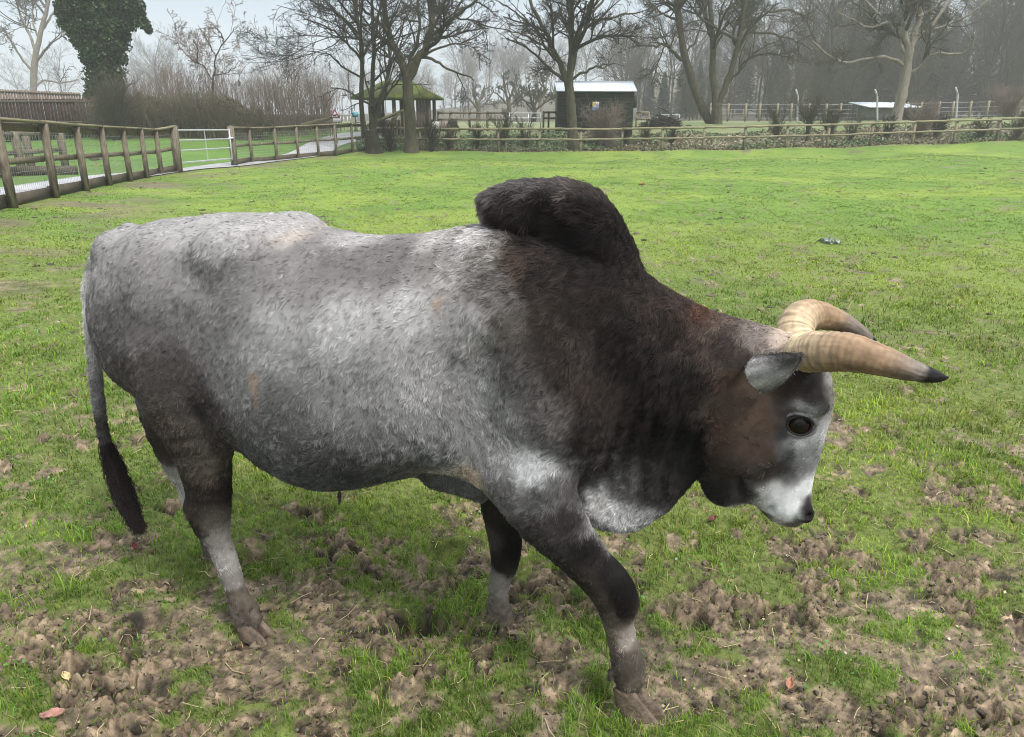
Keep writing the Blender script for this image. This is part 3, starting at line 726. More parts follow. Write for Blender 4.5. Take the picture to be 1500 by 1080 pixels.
CO2 = [  # legs, with their own side
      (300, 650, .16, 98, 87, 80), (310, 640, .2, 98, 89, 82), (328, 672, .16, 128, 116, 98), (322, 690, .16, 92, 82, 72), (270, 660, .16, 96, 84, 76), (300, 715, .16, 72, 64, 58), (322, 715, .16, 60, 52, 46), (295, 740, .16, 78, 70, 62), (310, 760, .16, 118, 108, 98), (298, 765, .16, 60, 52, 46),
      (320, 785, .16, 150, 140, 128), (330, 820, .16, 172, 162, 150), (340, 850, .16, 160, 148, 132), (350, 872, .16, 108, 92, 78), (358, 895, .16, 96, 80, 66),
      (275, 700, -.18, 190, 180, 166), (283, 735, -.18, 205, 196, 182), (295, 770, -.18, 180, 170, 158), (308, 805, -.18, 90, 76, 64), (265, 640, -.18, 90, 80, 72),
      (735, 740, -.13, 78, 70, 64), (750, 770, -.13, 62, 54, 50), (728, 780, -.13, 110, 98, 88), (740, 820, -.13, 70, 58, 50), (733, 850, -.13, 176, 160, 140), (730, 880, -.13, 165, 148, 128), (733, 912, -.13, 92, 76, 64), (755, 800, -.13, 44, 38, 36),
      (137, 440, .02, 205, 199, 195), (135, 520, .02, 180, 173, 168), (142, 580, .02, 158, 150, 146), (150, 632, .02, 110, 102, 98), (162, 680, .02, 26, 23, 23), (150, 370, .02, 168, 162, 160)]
P_, K_c, S_ = [], [], []
for px, py, *c in CO:
    h, _ = hit(px, py)
    if h is None: h = L3(px, py, .05)
    P_.append(h); K_c.append(c)
    h2 = h.copy(); h2[1] = -h[1]; P_.append(h2); K_c.append(c)
for px, py, v, *c in CO2: P_.append(L3(px, py, v)); K_c.append(c)
for (px, py, v, _r) in LEGS['ff'][:3]: pass
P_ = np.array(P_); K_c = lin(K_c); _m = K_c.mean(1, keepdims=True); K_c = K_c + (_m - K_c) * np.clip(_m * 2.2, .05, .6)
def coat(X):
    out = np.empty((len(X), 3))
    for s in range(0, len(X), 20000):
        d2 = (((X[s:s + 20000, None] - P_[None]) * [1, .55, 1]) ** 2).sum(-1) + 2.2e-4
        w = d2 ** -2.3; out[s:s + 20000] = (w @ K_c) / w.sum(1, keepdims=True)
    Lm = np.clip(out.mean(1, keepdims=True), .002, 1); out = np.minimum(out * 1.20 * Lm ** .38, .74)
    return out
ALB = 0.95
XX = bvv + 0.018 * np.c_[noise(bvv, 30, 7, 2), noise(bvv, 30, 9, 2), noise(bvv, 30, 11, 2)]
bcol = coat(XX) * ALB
PATCH = [(374, 562, .020, .034, (180, 150, 125), .5), (377, 588, .014, .03, (176, 148, 124), .4), (642, 445, .012, .016, (165, 130, 105), .6), (425, 349, .05, .014, (176, 162, 150), .3), (690, 698, .04, .04, (228, 206, 184), .85), (655, 692, .06, .025, (205, 190, 172), .7),
         (1030, 460, .045, .018, (98, 66, 52), .5), (1160, 498, .05, .03, (186, 166, 148), .5)]
for px, py, ra, rb_, c, st in PATCH:
    h, _ = hit(px, py); h = L3(px, py, 0) if h is None else h
    for sg_ in (1, -1):
        if sg_ < 0 and px < 640: continue
        dd = ((bvv[:, 0] - h[0]) / ra) ** 2 + ((bvv[:, 2] - h[2]) / rb_) ** 2 + ((bvv[:, 1] - sg_ * h[1]) / .12) ** 2 + .5 * noise(bvv, 40, 17, 2)
        w = (st * np.exp(-np.clip(dd, 0, None) ** 1.5))[:, None]; bcol = bcol * (1 - w) + 1.2 * lin(c) * lin(c).mean() ** .38 * w
# mud up the feet
mudh = sstep(0.25, 0.03, bvv[:, 2] + 0.13 * noise(bvv, 17, 15, 3))[:, None]
mudlin = np.array([0.105, 0.088, 0.070]) * (1 + .7 * noise(bvv, 45, 19, 3))[:, None]; bcol = bcol * (1 - mudh * .85) + mudlin * mudh * .85
m_hide = col_mat('short_haired_hide', 0.8, 0.08, 0.18, 60, .25, 300, dist=.002)
bull_root = thing('bull', (BO[0], BO[1], 0.0), 'grey zebu bull with dark shaggy hump and forward curving horns, walking across the muddy paddock', 'bull')
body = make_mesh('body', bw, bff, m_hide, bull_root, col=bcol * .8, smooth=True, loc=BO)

# --- horns
def local_path(pts, n):
    Q = []
    for px, py, v, rp in pts:
        p = L3(px, py, v); dep = (to_world(p)[0] - EYE) @ np.array([0, _cp, -_spt]); Q.append([*p, rp * dep / F0])
    return spline(np.array(Q), n)
m_horn, nt, b_ = new_mat('ridged_horn', .55, .22); N, L = nt.nodes, nt.links
aN = N.new('ShaderNodeAttribute'); aN.attribute_name = 'Col'
tcn = N.new('ShaderNodeTexCoord'); nn = N.new('ShaderNodeTexNoise'); nn.inputs['Scale'].default_value = 45; nn.inputs['Detail'].default_value = 6
L.new(tcn.outputs['Object'], nn.inputs[0])
mrn = N.new('ShaderNodeMapRange'); mrn.inputs[1].default_value = .3; mrn.inputs[2].default_value = .7; mrn.inputs[3].default_value = .75; mrn.inputs[4].default_value = 1.2
L.new(nn.outputs[0], mrn.inputs[0]); vmn = N.new('ShaderNodeVectorMath'); vmn.operation = 'SCALE'
L.new(aN.outputs['Color'], vmn.inputs[0]); L.new(mrn.outputs[0], vmn.inputs['Scale']); L.new(vmn.outputs[0], b_.inputs['Base Color'])
bpn = N.new('ShaderNodeBump'); bpn.inputs['Strength'].default_value = .7; bpn.inputs['Distance'].default_value = .003
L.new(nn.outputs[0], bpn.inputs['Height']); L.new(bpn.outputs[0], b_.inputs['Normal'])
def horn(pts, seed, tip0):
    NP = 220; Q = local_path(pts, NP); t = np.linspace(0, 1, NP)
    rings = 1 + .045 * np.abs(np.sin(t * 75 + 2 * np.sin(t * 9))) * (1 - sstep(.35, .6, t)) + .012 * np.sin(t * 260) * (1 - sstep(.5, .75, t))
    Rr = np.maximum(Q[:, 3], .0015) * rings; S = 48
    v, f = tube_arrays(Q[None, :, :3], Rr[None], S)
    v = v + 0.0012 * np.c_[noise(v, 60, seed, 2), noise(v, 60, seed + 1, 2), noise(v, 60, seed + 2, 2)]
    tt = np.repeat(t, S); an_ = np.tile(np.arange(S) * 2 * PI / S, NP); ctr = np.repeat(Q[:, :3], S, 0); ra_ = np.linalg.norm(v - ctr, axis=1, keepdims=True) + 1e-6
    v = v + (v - ctr) / ra_ * (.0013 * noise(np.c_[tt * 9, np.cos(an_) * 5, np.sin(an_) * 5], 1.6, seed + 5, 3) * np.minimum(ra_[:, 0] / .02, 1))[:, None]
    c0, c1, c2, c3 = lin((186, 168, 138)), lin((136, 112, 88)), lin((108, 99, 91)), lin((18, 17, 18))
    w1 = sstep(.05, .42, tt)[:, None]; w2 = sstep(.48, .68, tt)[:, None]; w3 = sstep(tip0, tip0 + .05, tt + .03 * noise(v, 50, 3, 2))[:, None]
    c = c0 * (1 - w1) + c1 * w1; c = c * (1 - w2) + c2 * w2; c = c * (1 - w3) + c3 * w3
    streak = (1 + .10 * np.sin(tt * 170 + 3 * noise(v, 25, seed, 1)) * (1 - sstep(.2, .55, tt)) + .45 * noise(np.c_[tt * 7, np.cos(an_) * 6, np.sin(an_) * 6], 1, seed, 4))[:, None]
    tip = np.array([[len(v) - S + i, len(v) - S + (i + 1) % S, len(v)] for i in range(S)])
    v = np.vstack([v, Q[-1:, :3] + (Q[-1:, :3] - Q[-2:-1, :3])]); c = np.vstack([c * streak, [c3]])
    return make_mesh('horn', to_world(v), [f, tip], m_horn, bull_root, col=c * .95, smooth=True, loc=to_world(Q[0, :3])[0])
h1 = horn([(1165, 512, .06, 24), (1183, 516, .085, 28.5), (1205, 515, .12, 29), (1245, 517, .16, 27.5), (1290, 528, .19, 22.5), (1330, 541, .20, 17), (1362, 550, .195, 11), (1380, 553, .185, 6), (1389, 553, .18, 1.5)], 3, .675)
h1['label'] = 'near horn curving forward to a black tip'
h2 = horn([(1172, 512, -.03, 26), (1164, 490, -.06, 26), (1172, 468, -.10, 25), (1190, 462, -.15, 22), (1212, 465, -.19, 18.5), (1236, 474, -.22, 15), (1260, 487, -.24, 10.5), (1276, 497, -.245, 5.5), (1285, 503, -.245, 1.5)], 13, .84)
h2['label'] = 'far horn rising behind and curving forward'
# --- eyes
m_eye, nt, b_ = new_mat('wet_dark_eye', .03, .25)
aN = nt.nodes.new('ShaderNodeAttribute'); aN.attribute_name = 'Col'; nt.links.new(aN.outputs['Color'], b_.inputs['Base Color'])
m_lid = noise_mat('dark_eyelid_skin', [(.012, .010, .010), (.03, .025, .024)], 60, .5, bump=.2)
m_fold = noise_mat('grey_lid_skin', [(.13, .12, .115), (.30, .28, .27)], 60, .7, bump=.3); eh, en = hit(1171, 621); rg0 = np.random.default_rng(77); LASH = []
for sgn in (1, -1):
    c0 = eh.copy(); c0[1] -= .02; c0[1] = .02 + (c0[1] + .006) * 1.0
    c0 = np.array([eh[0], .02 + sgn * (eh[1] - .02 - .009), eh[2]])
    th, ph = np.meshgrid(np.linspace(0, PI, 25), np.linspace(0, 2 * PI, 33)[:-1], indexing='ij')
    d = np.stack([np.sin(th) * np.cos(ph), sgn * np.cos(th), np.sin(th) * np.sin(ph)], -1)  # pole faces outwards
    rad = .0300 + 0 * th
    v = c0 + d.reshape(-1, 3) * rad.reshape(-1, 1)
    i, j = np.meshgrid(np.arange(24), np.arange(32), indexing='ij'); a = (i * 32 + j).ravel(); bb = (i * 32 + (j + 1) % 32).ravel()
    f = np.c_[a, bb, bb + 32, a + 32];  f = f if sgn < 0 else f[:, ::-1]
    ct = np.cos(th).ravel()[:, None]; pup = sstep(.93, .96, ct); iris = sstep(.62, .74, ct)
    cc = np.array([.010, .005, .004]) * (1 - iris) + np.array([.013, .005, .003]) * iris; cc = cc * (1 - pup) + .004 * pup
    eo = make_mesh('eye', to_world(v), f, m_eye, bull_root, col=cc, smooth=True, loc=to_world(c0)[0])
    # eyelids: two lapped rims round the ball
    ang = np.linspace(0, 2 * PI, 41); rim = []
    for a_ in ang:
        rr__ = .0268; yy = math.sin(a_) * (.92 if math.sin(a_) > 0 else .88); xx = math.cos(a_) * 1.02
        o_ = math.sqrt(max(.0312 ** 2 - (rr__ * xx) ** 2 * .9 - (rr__ * yy) ** 2 * .9, 1e-5))
        rim.append(c0 + np.array([rr__ * xx, sgn * (o_ + .001), rr__ * yy]))
    rim = np.array(rim); v, f = tube_arrays(rim[None], np.full((1, 41), .0031), 8)
    make_mesh('eyelid', to_world(v), f, m_lid, eo, smooth=True, loc=to_world(c0)[0])
    for up_ in (1, -1):   # soft upper and lower lids meeting in pointed corners
        ang = np.linspace(.0, PI, 31); lid = []
        for a_ in ang:
            x_ = .0355 * math.cos(a_) * (1 if math.cos(a_) < 0 else 1.06); z_ = up_ * (.0285 if up_ > 0 else .0270) * math.sin(a_) ** .85 - .0035 * math.cos(a_); r2_ = x_ * x_ + z_ * z_
            lid.append(c0 + np.array([x_, sgn * max(math.sqrt(max(.0325 ** 2 - r2_, 0)), .010), z_]))
        lid = np.array(lid); tk = (.0066 if up_ > 0 else .0048) * np.sin(ang) ** .4 + .0012
        v, f = tube_arrays(lid[None], tk[None], 10); make_mesh('eyelid', to_world(v), f, m_fold, eo, smooth=True, loc=to_world(c0)[0])
    # lashes along the upper lid
    nl = 160; al = rg0.uniform(.12 * PI, .95 * PI, nl); rl = .0268
    p0 = c0 + np.c_[rl * np.cos(al) * 1.02, sgn * np.sqrt(np.maximum(.0312 ** 2 - .9 * rl ** 2, 1e-5)) * np.ones(nl), rl * np.sin(al) * .92]
    dl = np.c_[np.cos(al) * .4, sgn * np.ones(nl), .1 + .2 * np.sin(al)]; dl /= np.linalg.norm(dl, axis=1, keepdims=True); ll = rg0.uniform(.010, .017, nl)[:, None]
    LASH.append((eo, np.stack([p0, p0 + dl * ll * .55 - [0, 0, .0015], p0 + dl * ll - [0, 0, .006]], 1)))
# --- ears
m_ear = col_mat('ear_skin', .8, .15, .2, 60, .2, 200, dist=.002)
def ear(sgn):
    b0, tip = L3(1108, 547, .12), L3(1175, 521, .20)
    for q_ in (b0, tip): q_[1] = .02 + sgn * (q_[1] - .02); q_[2] -= .045 * (sgn < 0)
    nT, nS_ = 22, 15; t = np.linspace(0, 1, nT); s = np.linspace(-1, 1, nS_)
    ax = tip - b0; Lg = np.linalg.norm(ax); ax /= Lg
    up = np.array([.35, sgn * .30, .88]); up -= ax * (up @ ax); up /= np.linalg.norm(up); out = np.cross(ax, up); out /= np.linalg.norm(out)
    if out[1] * sgn < 0: out = -out
    V = []; Cc = []
    for tt in t:
        w = .048 * (1 - tt ** 1.7) ** .8 + .001
        for ss in s:
            cup = (1 - ss * ss) * .034 * (1 - .35 * tt)
            p = b0 + ax * Lg * tt + up * w * ss * (.72 if ss > 0 else 1.0 + .25 * tt) + out * (cup + .012 * math.sin(PI * tt)) 
            V.append(p); edge = abs(ss) ** 3
            k_ = lin((196, 192, 190)) * (1 - .80 * sstep(.35, .85, tt + .25 * ss)) * (1 - .5 * edge)
            k_ = k_ * (1 + .35 * math.sin(ss * 9 + tt * 3) * (1 - tt)); Cc.append(k_)
    V = np.array(V); Cc = np.array(Cc); nrm = out * .007
    i, j = np.meshgrid(np.arange(nT - 1), np.arange(nS_ - 1), indexing='ij'); a = (i * nS_ + j).ravel()
    f = np.c_[a, a + 1, a + nS_ + 1, a + nS_]; M = len(V); back = f[:, ::-1] + M
    rimI = [k for k in range(0, M, nS_)]; 
    V2 = V - nrm
    ring = list(range(nS_)) + [k * nS_ + nS_ - 1 for k in range(1, nT)] + [(nT - 1) * nS_ + k for k in range(nS_ - 2, -1, -1)] + [k * nS_ for k in range(nT - 2, 0, -1)]
    side = np.array([[ring[k], ring[(k + 1) % len(ring)], ring[(k + 1) % len(ring)] + M, ring[k] + M] for k in range(len(ring))])
    return make_mesh('ear', to_world(np.vstack([V, V2])), [f, back, side], m_ear, bull_root, col=np.vstack([Cc, Cc * .9]), smooth=True, loc=to_world(b0)[0]), V, np.tile(out, (M, 1)), Cc, ax
ear_n = ear(1); ear_f = ear(-1)
# --- hooves, caked in mud
m_hoof = noise_mat('mud_caked_hoof', [(.05, .036, .026), (.11, .08, .058), (.17, .13, .10)], 22, .55, bump=.8, bscale=50, dist=.01)
def hoof(p, fw, r, seed, lift=0.0):
    """cloven hoof below fetlock p (local), toes pointing fw"""
    fw = np.array([*fw[:2], 0.0]); fw /= np.linalg.norm(fw); sd_ = np.array([-fw[1], fw[0], 0]); g = -0.015 + lift
    mb = MB(); rg = np.random.default_rng(seed)
    for s in (-1, 1):
        secs = []
        for (h, fo, le, wi) in ((1.0, -.012, .026, .022), (.72, .004, .036, .026), (.4, .018, .047, .030), (.12, .026, .056, .032), (0, .028, .057, .032)):
            z = g + (p[2] - g) * h if h > .9 else g + min(p[2] - g, .085) * h
            ring = []
            for a_ in np.linspace(0, 2 * PI, 15)[:-1]:
                ca, sa = math.cos(a_), math.sin(a_); le_ = le * (1.25 if ca > 0 else .9)
                q_ = p * [1, 1, 0] + np.array([0, 0, z]) + fw * (fo + le_ * ca) * (r / .045) + sd_ * (s * .019 + wi * .62 * sa * (1 - .35 * max(ca, 0))) * (r / .045)
                ring.append(q_ + rg.normal(0, .0022, 3))
            secs.append(ring)
        secs = np.array(secs); K = len(secs); n_ = 14
        idx = np.array([[k * n_ + i, k * n_ + (i + 1) % n_, (k + 1) * n_ + (i + 1) % n_, (k + 1) * n_ + i] for k in range(K - 1) for i in range(n_)])
        mb.add(secs.reshape(-1, 3), [idx[:, ::-1] * 1])
        for k_, rev in ((0, 0), (K - 1, 1)):
            mb.add(np.vstack([secs[k_], secs[k_].mean(0)]), [np.array([[i, (i + 1) % n_, n_] for i in range(n_)])])
    v = np.concatenate(mb.v); fs = [np.concatenate(g_) for g_ in mb.f.values() if g_]
    return make_mesh('hoof', to_world(v), fs, m_hoof, bull_root, smooth=True, loc=to_world(p)[0])
def spot(px, py, v): return L3(px, py, v)
hoof(LEGS['nfQ'][-1, :3] + [.004, 0, -.03], (1, .15), .052, 1)
hoof(LEGS['ffQ'][-1, :3] + [.0, 0, -.0], (1, .2), .05, 2)
hoof(LEGS['nhQ'][-1, :3] + [.004, 0, -.0], (1, .25), .05, 3)
hoof(LEGS['fhQ'][-1, :3] + [0, 0, -.0], (1, 0), .046, 4)
print('leg ends', [LEGS[k + 'Q'][-1].round(3).tolist() for k in ('nf', 'ff', 'nh', 'fh')])

# --- the coat: short hair over the whole hide, combed along the body
rg = np.random.default_rng(5)
NH = 600000
ta, tb, tc_ = bvv[tri[:, 0]], bvv[tri[:, 1]], bvv[tri[:, 2]]
area = np.linalg.norm(np.cross(tb - ta, tc_ - ta), axis=1); 
fc_ = (ta + tb + tc_) / 3
hump_w = np.exp(-(((fc_[:, 0] - hc[0] - .02) / .17) ** 2 + ((fc_[:, 2] - hc[2]) / .13) ** 2))
leg_w = sstep(.55, .40, fc_[:, 2])
farw = np.where(fc_[:, 1] < -.02, .45, 1.0)
pr = area * (1 + 1.2 * hump_w) * farw; pr /= pr.sum()
ti = rg.choice(len(tri), NH, p=pr); r1 = np.sqrt(rg.random(NH)); r2 = rg.random(NH)
bar = np.c_[1 - r1, r1 * (1 - r2), r1 * r2]
root = (bvv[tri[ti]] * bar[..., None]).sum(1); nrm = (bn[tri[ti]] * bar[..., None]).sum(1); nrm /= np.linalg.norm(nrm, axis=1, keepdims=True)
rc = (bcol[tri[ti]] * bar[..., None]).sum(1)
# hair flow
def W3(px, py, s, v=.15): c = L3(px, py, v); return np.exp(-((root[:, 0] - c[0]) ** 2 + (root[:, 2] - c[2]) ** 2) / (s * s))
flow = np.tile(np.array([-.75, 0, -.65]), (NH, 1))
def blend(w, d):
    global flow; d = np.array(d, float); d /= np.linalg.norm(d); flow = flow * (1 - w[:, None]) + d * w[:, None]
blend(np.clip(W3(830, 480, .30), 0, 1), (-.80, 0, -.6)); blend(np.clip(W3(620, 620, .22), 0, 1), (-.35, 0, -.93)); blend(np.clip(W3(720, 600, .10) * 1.1, 0, 1), (.35, 0, -.93))
blend(sstep(.62, .45, root[:, 2]), (0, 0, -1)); blend(np.clip(W3(990, 540, .16), 0, 1), (-.6, 0, -.8))
eyeL = eh; headw = sstep(L3(1035, 640, .1)[0], L3(1060, 640, .1)[0], root[:, 0]) * (root[:, 2] < L3(1100, 520, .1)[2])
blend(headw, (-.55, 0, .75))
muz = W3(1160, 740, .07, .08); blend(np.clip(muz, 0, 1), (-.5, 0, .85))
blend(np.clip(W3(840, 300, .14, 0), 0, 1), (-.5, 0, .35))
swirl = np.c_[noise(root, 9, 201, 2), noise(root, 9, 203, 2), noise(root, 9, 205, 2)]
fine = np.c_[noise(root, 45, 211, 2), noise(root, 45, 213, 2), noise(root, 45, 215, 2)]
clump = np.c_[noise(root, 110, 221, 1), noise(root, 110, 223, 1), noise(root, 110, 225, 1)]
flow = flow + .45 * swirl + .55 * fine + .55 * clump + .18 * rg.normal(size=(NH, 3))
flow -= nrm * (flow * nrm).sum(1, keepdims=True); flow /= np.linalg.norm(flow, axis=1, keepdims=True) + 1e-9
hw = np.exp(-(((root[:, 0] - hc[0] - .02) / .17) ** 2 + ((root[:, 2] - hc[2] + .01) / .13) ** 2))
nk = np.clip(W3(960, 520, .20), 0, 1)
ln = .0105 + .017 * hw + .005 * nk
ln = np.where(root[:, 2] < .5, .010, ln); ln = ln * (1 - .42 * np.clip(headw, 0, 1)) * (1 - .4 * np.clip(muz, 0, 1))
ln = np.where(root[:, 0] < L3(152, 560, .02)[0], .012, ln)
ln *= rg.uniform(.6, 1.25, NH)
# bare skin: eye, nostril, horn bases
de = np.linalg.norm((root - eh) * [1, 1, 1], axis=1); keep = de > .030
de2 = np.linalg.norm(root - eh * [1, -1, 1] - [0, .04, 0], axis=1); keep &= de2 > .030
nose = np.exp(-((root[:, 0] - L3(1184, 757, .06)[0]) ** 2 + (root[:, 2] - L3(1184, 757, .06)[2]) ** 2) / .020 ** 2); keep &= nose < .5
lift = .28 + .55 * hw + .22 * nk + .15 * rg.random(NH)
lift = np.where(root[:, 2] < .5, .16, lift)
bodyl = (root[:, 2] > .8) & (root[:, 0] < .35)
K = 4
sa = root[:, 0] * .77 + root[:, 2] * .64 + .02 * noise(root, 10, 251, 2); sb = -root[:, 0] * .64 + root[:, 2] * .77 + .02 * noise(root, 10, 253, 2)
ln *= np.clip(1 + .6 * noise(np.c_[sa * 42, sb * 115, root[:, 1] * 60], 1, 255, 2), .35, 1.6)
pts = np.empty((NH, K, 3)); tsg = np.linspace(0, 1, K)
for k in range(K):
    t = tsg[k]
    d = flow * (t + .25 * t * t) + nrm * (lift[:, None] * t * (1.15 - .45 * t)) + clump * .28 * t * t
    d[:, 2] -= .22 * t * t
    pts[:, k] = root - nrm * .0015 + d * ln[:, None] * .9
# colour: dark roots, frosted tips, locks that differ from one another
sa = root[:, 0] * .77 + root[:, 2] * .64 + .02 * noise(root, 10, 251, 2); sb = -root[:, 0] * .64 + root[:, 2] * .77 + .02 * noise(root, 10, 253, 2)
streak_ = noise(np.c_[sa * 42, sb * 115, root[:, 1] * 60], 1, 255, 2)
lock = .62 * noise(root, 85, 231, 2) + .65 * streak_ * np.clip(1 - .7 * headw, 0, 1); big = noise(root * [1, 1, .7], 18, 233, 3); st_ = rg.random(NH); pep = (rg.random(NH) < .16)
bright = 1.02 + .95 * lock + .38 * big + .8 * (st_ - .5)
agout = np.clip(.75 + .25 * noise(root, 12, 235, 2), .4, 1)
brown = np.array([1.10, 1.0, .90]); tint = sstep(.2, .9, st_ + .3 * lock)[:, None]
dark = rc.mean(1) < .06
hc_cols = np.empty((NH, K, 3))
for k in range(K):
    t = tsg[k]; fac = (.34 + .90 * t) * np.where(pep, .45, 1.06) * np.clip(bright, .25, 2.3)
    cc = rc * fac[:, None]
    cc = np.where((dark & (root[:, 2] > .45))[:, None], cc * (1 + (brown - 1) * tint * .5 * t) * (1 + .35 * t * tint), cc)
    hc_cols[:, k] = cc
pts, hc_cols, = pts[keep], hc_cols[keep]
def hair_object(name, P, Cc, rad_root, rad_tip, mat, parent, loc):
    n, K_, _ = P.shape
    cv = bpy.data.hair_curves.new(name); cv.add_curves([K_] * n)
    cv.position_data.foreach_set('vector', (P - np.asarray(loc)).astype(np.float32).ravel())
    ra = cv.attributes.get('radius') or cv.attributes.new('radius', 'FLOAT', 'POINT')
    rr = np.linspace(1, 0, K_)[None] ** .7 * (rad_root - rad_tip) + rad_tip
    ra.data.foreach_set('value', np.broadcast_to(rr, (n, K_)).astype(np.float32).ravel())
    ca = cv.attributes.new('Col', 'FLOAT_COLOR', 'POINT'); c4 = np.ones((n * K_, 4), np.float32); c4[:, :3] = np.clip(Cc.reshape(-1, 3), 0, .95)
    ca.data.foreach_set('color', c4.ravel())
    cv.materials.append(mat)
    o = bpy.data.objects.new(name, cv); C.objects.link(o); o.parent = parent; o.location = Vector(loc) - parent_world(parent); return o
m_fur, nt, b_ = new_mat('fur', .7, .10); aN = nt.nodes.new('ShaderNodeAttribute'); aN.attribute_name = 'Col'
nt.links.new(aN.outputs['Color'], b_.inputs['Base Color'])
b_.inputs['Sheen Weight'].default_value = .04; b_.inputs['Sheen Roughness'].default_value = .5
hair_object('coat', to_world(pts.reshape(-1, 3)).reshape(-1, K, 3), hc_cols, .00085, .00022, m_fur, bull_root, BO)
# --- tail tuft and ear hair
nT = 5000; tq = local_path([(150, 632, .02, 7), (160, 665, .02, 9), (172, 700, .02, 11.5), (186, 735, .02, 11), (198, 762, .02, 7), (207, 780, .02, 4)], 60)
s0 = rg.random(nT) ** 1.2 * .62; off = rg.normal(size=(nT, 3)); off /= np.linalg.norm(off, axis=1, keepdims=True); rd = rg.random(nT) ** .5
tp = []
for k in range(6):
    s_ = np.clip(s0 + (k / 5) * rg.uniform(.28, .42, nT), 0, 1) * 59; i = np.minimum(s_.astype(int), 58); fr = (s_ - i)[:, None]
    c = tq[i] * (1 - fr) + tq[i + 1] * fr
    tp.append(c[:, :3] + off * (rd * c[:, 3] * (.45 + .62 * min(k, 2) / 2))[:, None] + rg.normal(0, .0022, (nT, 3)) * k)
tp = np.stack(tp, 1); tcl = np.array([.014, .011, .010])[None, None] * rg.uniform(.4, 2.2, (nT, 1, 1)) * np.linspace(.8, 1.3, 6)[None, :, None]
hair_object('tail_tuft', to_world(tp.reshape(-1, 3)).reshape(-1, 6, 3), tcl, .0011, .0004, m_fur, bull_root, to_world(tq[0, :3])[0])
for eo, V_, O_, C_, ax_ in (ear_n, ear_f):
    n = 3000; i = rg.integers(0, len(V_), n); p = V_[i] + rg.normal(0, .0022, (n, 3)); o_ = O_[i]
    d = ax_ * .8 + o_ * .35 + rg.normal(0, .3, (n, 3)); d /= np.linalg.norm(d, axis=1, keepdims=True)
    l_ = rg.uniform(.004, .009, n)[:, None]
    P = np.stack([p, p + d * l_ * .5, p + d * l_ * (1)], 1); cc = C_[i][:, None] * np.linspace(.8, 1.3, 3)[None, :, None] * rg.uniform(.75, 1.25, (n, 1, 1))
    hair_object('ear_hair', to_world(P.reshape(-1, 3)).reshape(-1, 3, 3), cc, .0007, .0002, m_fur, eo, eo.location + bull_root.location)
for eo, P in LASH: hair_object('eyelashes', to_world(P.reshape(-1, 3)).reshape(-1, 3, 3), np.full((len(P), 3, 3), .012), .0007, .0003, m_fur, eo, eo.location + bull_root.location)
print('bull done', round(time.time() - T0, 1))
# ================================================================== path, fences, gate, buildings
def drape(name, near, far_, n, m, dz, mat, label):
    A = spline(np.array([on_ground(*p) for p in near]), n); B = spline(np.array([on_ground(*p) for p in far_]), n)
    t = np.linspace(0, 1, m)[None, :, None]; P = A[:, None] * (1 - t) + B[:, None] * t; P = P.reshape(-1, 3)
    P[:, 2] = ground_z(P[:, 0], P[:, 1]) + dz
    i = (np.arange(n - 1)[:, None] * m + np.arange(m - 1)[None]).ravel()
    o = make_mesh(name, P, np.c_[i, i + m, i + m + 1, i + 1], mat, smooth=True)
    return tag(o, label, None, None, 'structure')
m_path = noise_mat('wet_tarmac', [(.20, .20, .205), (.32, .32, .33), (.40, .40, .40)], 1.5, .42, bump=.2, bscale=60, spec=.5)
drape('path', [(-80, 322), (0, 300), (80, 284), (190, 264), (270, 252), (344, 245), (400, 238), (470, 229), (505, 212), (560, 204)],
      [(-80, 293), (0, 277), (100, 262), (190, 254), (265, 248), (345, 238), (420, 226), (452, 210), (500, 196), (560, 193)], 60, 7, .03, m_path, 'wet grey tarmac path behind the left fence')
m_wood = noise_mat('weathered_fence_wood', [(.055, .043, .030), (.13, .108, .078), (.24, .205, .155)], 3.5, .85, (6, 6, 1.2), .5, 30)
m_rail = noise_mat('mossy_rail_wood', [(.10, .085, .055), (.21, .18, .12), (.17, .175, .075)], 2.5, .9, (2, 2, 6), .5, 25)
m_board = noise_mat('gravel_board', [(.045, .036, .026), (.11, .088, .062)], 3, .85, (2, 2, 8), .4, 20)
m_wire = noise_mat('galvanised_wire', [(.30, .31, .32), (.42, .43, .44)], 20, .4, bump=0, metal=.6)
m_galv = noise_mat('galvanised_steel', [(.45, .47, .49), (.62, .64, .66)], 6, .35, bump=.05, metal=.55)
rgF = np.random.default_rng(11)
def wood_post(base, h, w, parent, name='post', lean=.01, mat=None):
    mb = MB(); top = np.array(base) + [rgF.normal(0, lean), rgF.normal(0, lean), h]
    mb.box(np.array(base) - [0, 0, .12], top - [0, 0, .02], w, w * .9, (0, 1, 0), jit=.003, rng=rgF)
    mb.box(top - [0, 0, .02], top, w * .97, w * .87, (0, 1, 0), w2=w * .75, t2=w * .65)
    return mb.build(name, mat or m_wood, parent, base)
def rail_run(pts, h, w, t, parent, name, mat, sag=.008, round_=False, off=(0, 0, 0), parts=True):
    for a, b in zip(pts[:-1], pts[1:]):
        a_ = np.array(a) + [0, 0, h + rgF.normal(0, sag)] + off; b_ = np.array(b) + [0, 0, h + rgF.normal(0, sag)] + off
        mb = MB()
        if round_:
            P = np.linspace(a_, b_, 7); P[1:-1] += rgF.normal(0, .008, (5, 3)); mb.tubes(P, np.full(7, w / 2) * rgF.uniform(.9, 1.1, 7), 8, cap=True)
        else:
            e = (b_ - a_) / np.linalg.norm(b_ - a_) * .003; mb.box(a_ + e, b_ - e, w, t, jit=.003, rng=rgF)
        mb.build(name, mat, parent, a_)
def inner(p, s=.0): return p
LP = EXT + [post_at(px, b, t, H_LEFT) for px, b, t in LEFT_POSTS]
GA, GB = post_at(*GATE_A, H_LEFT), post_at(*GATE_B, H_LEFT)
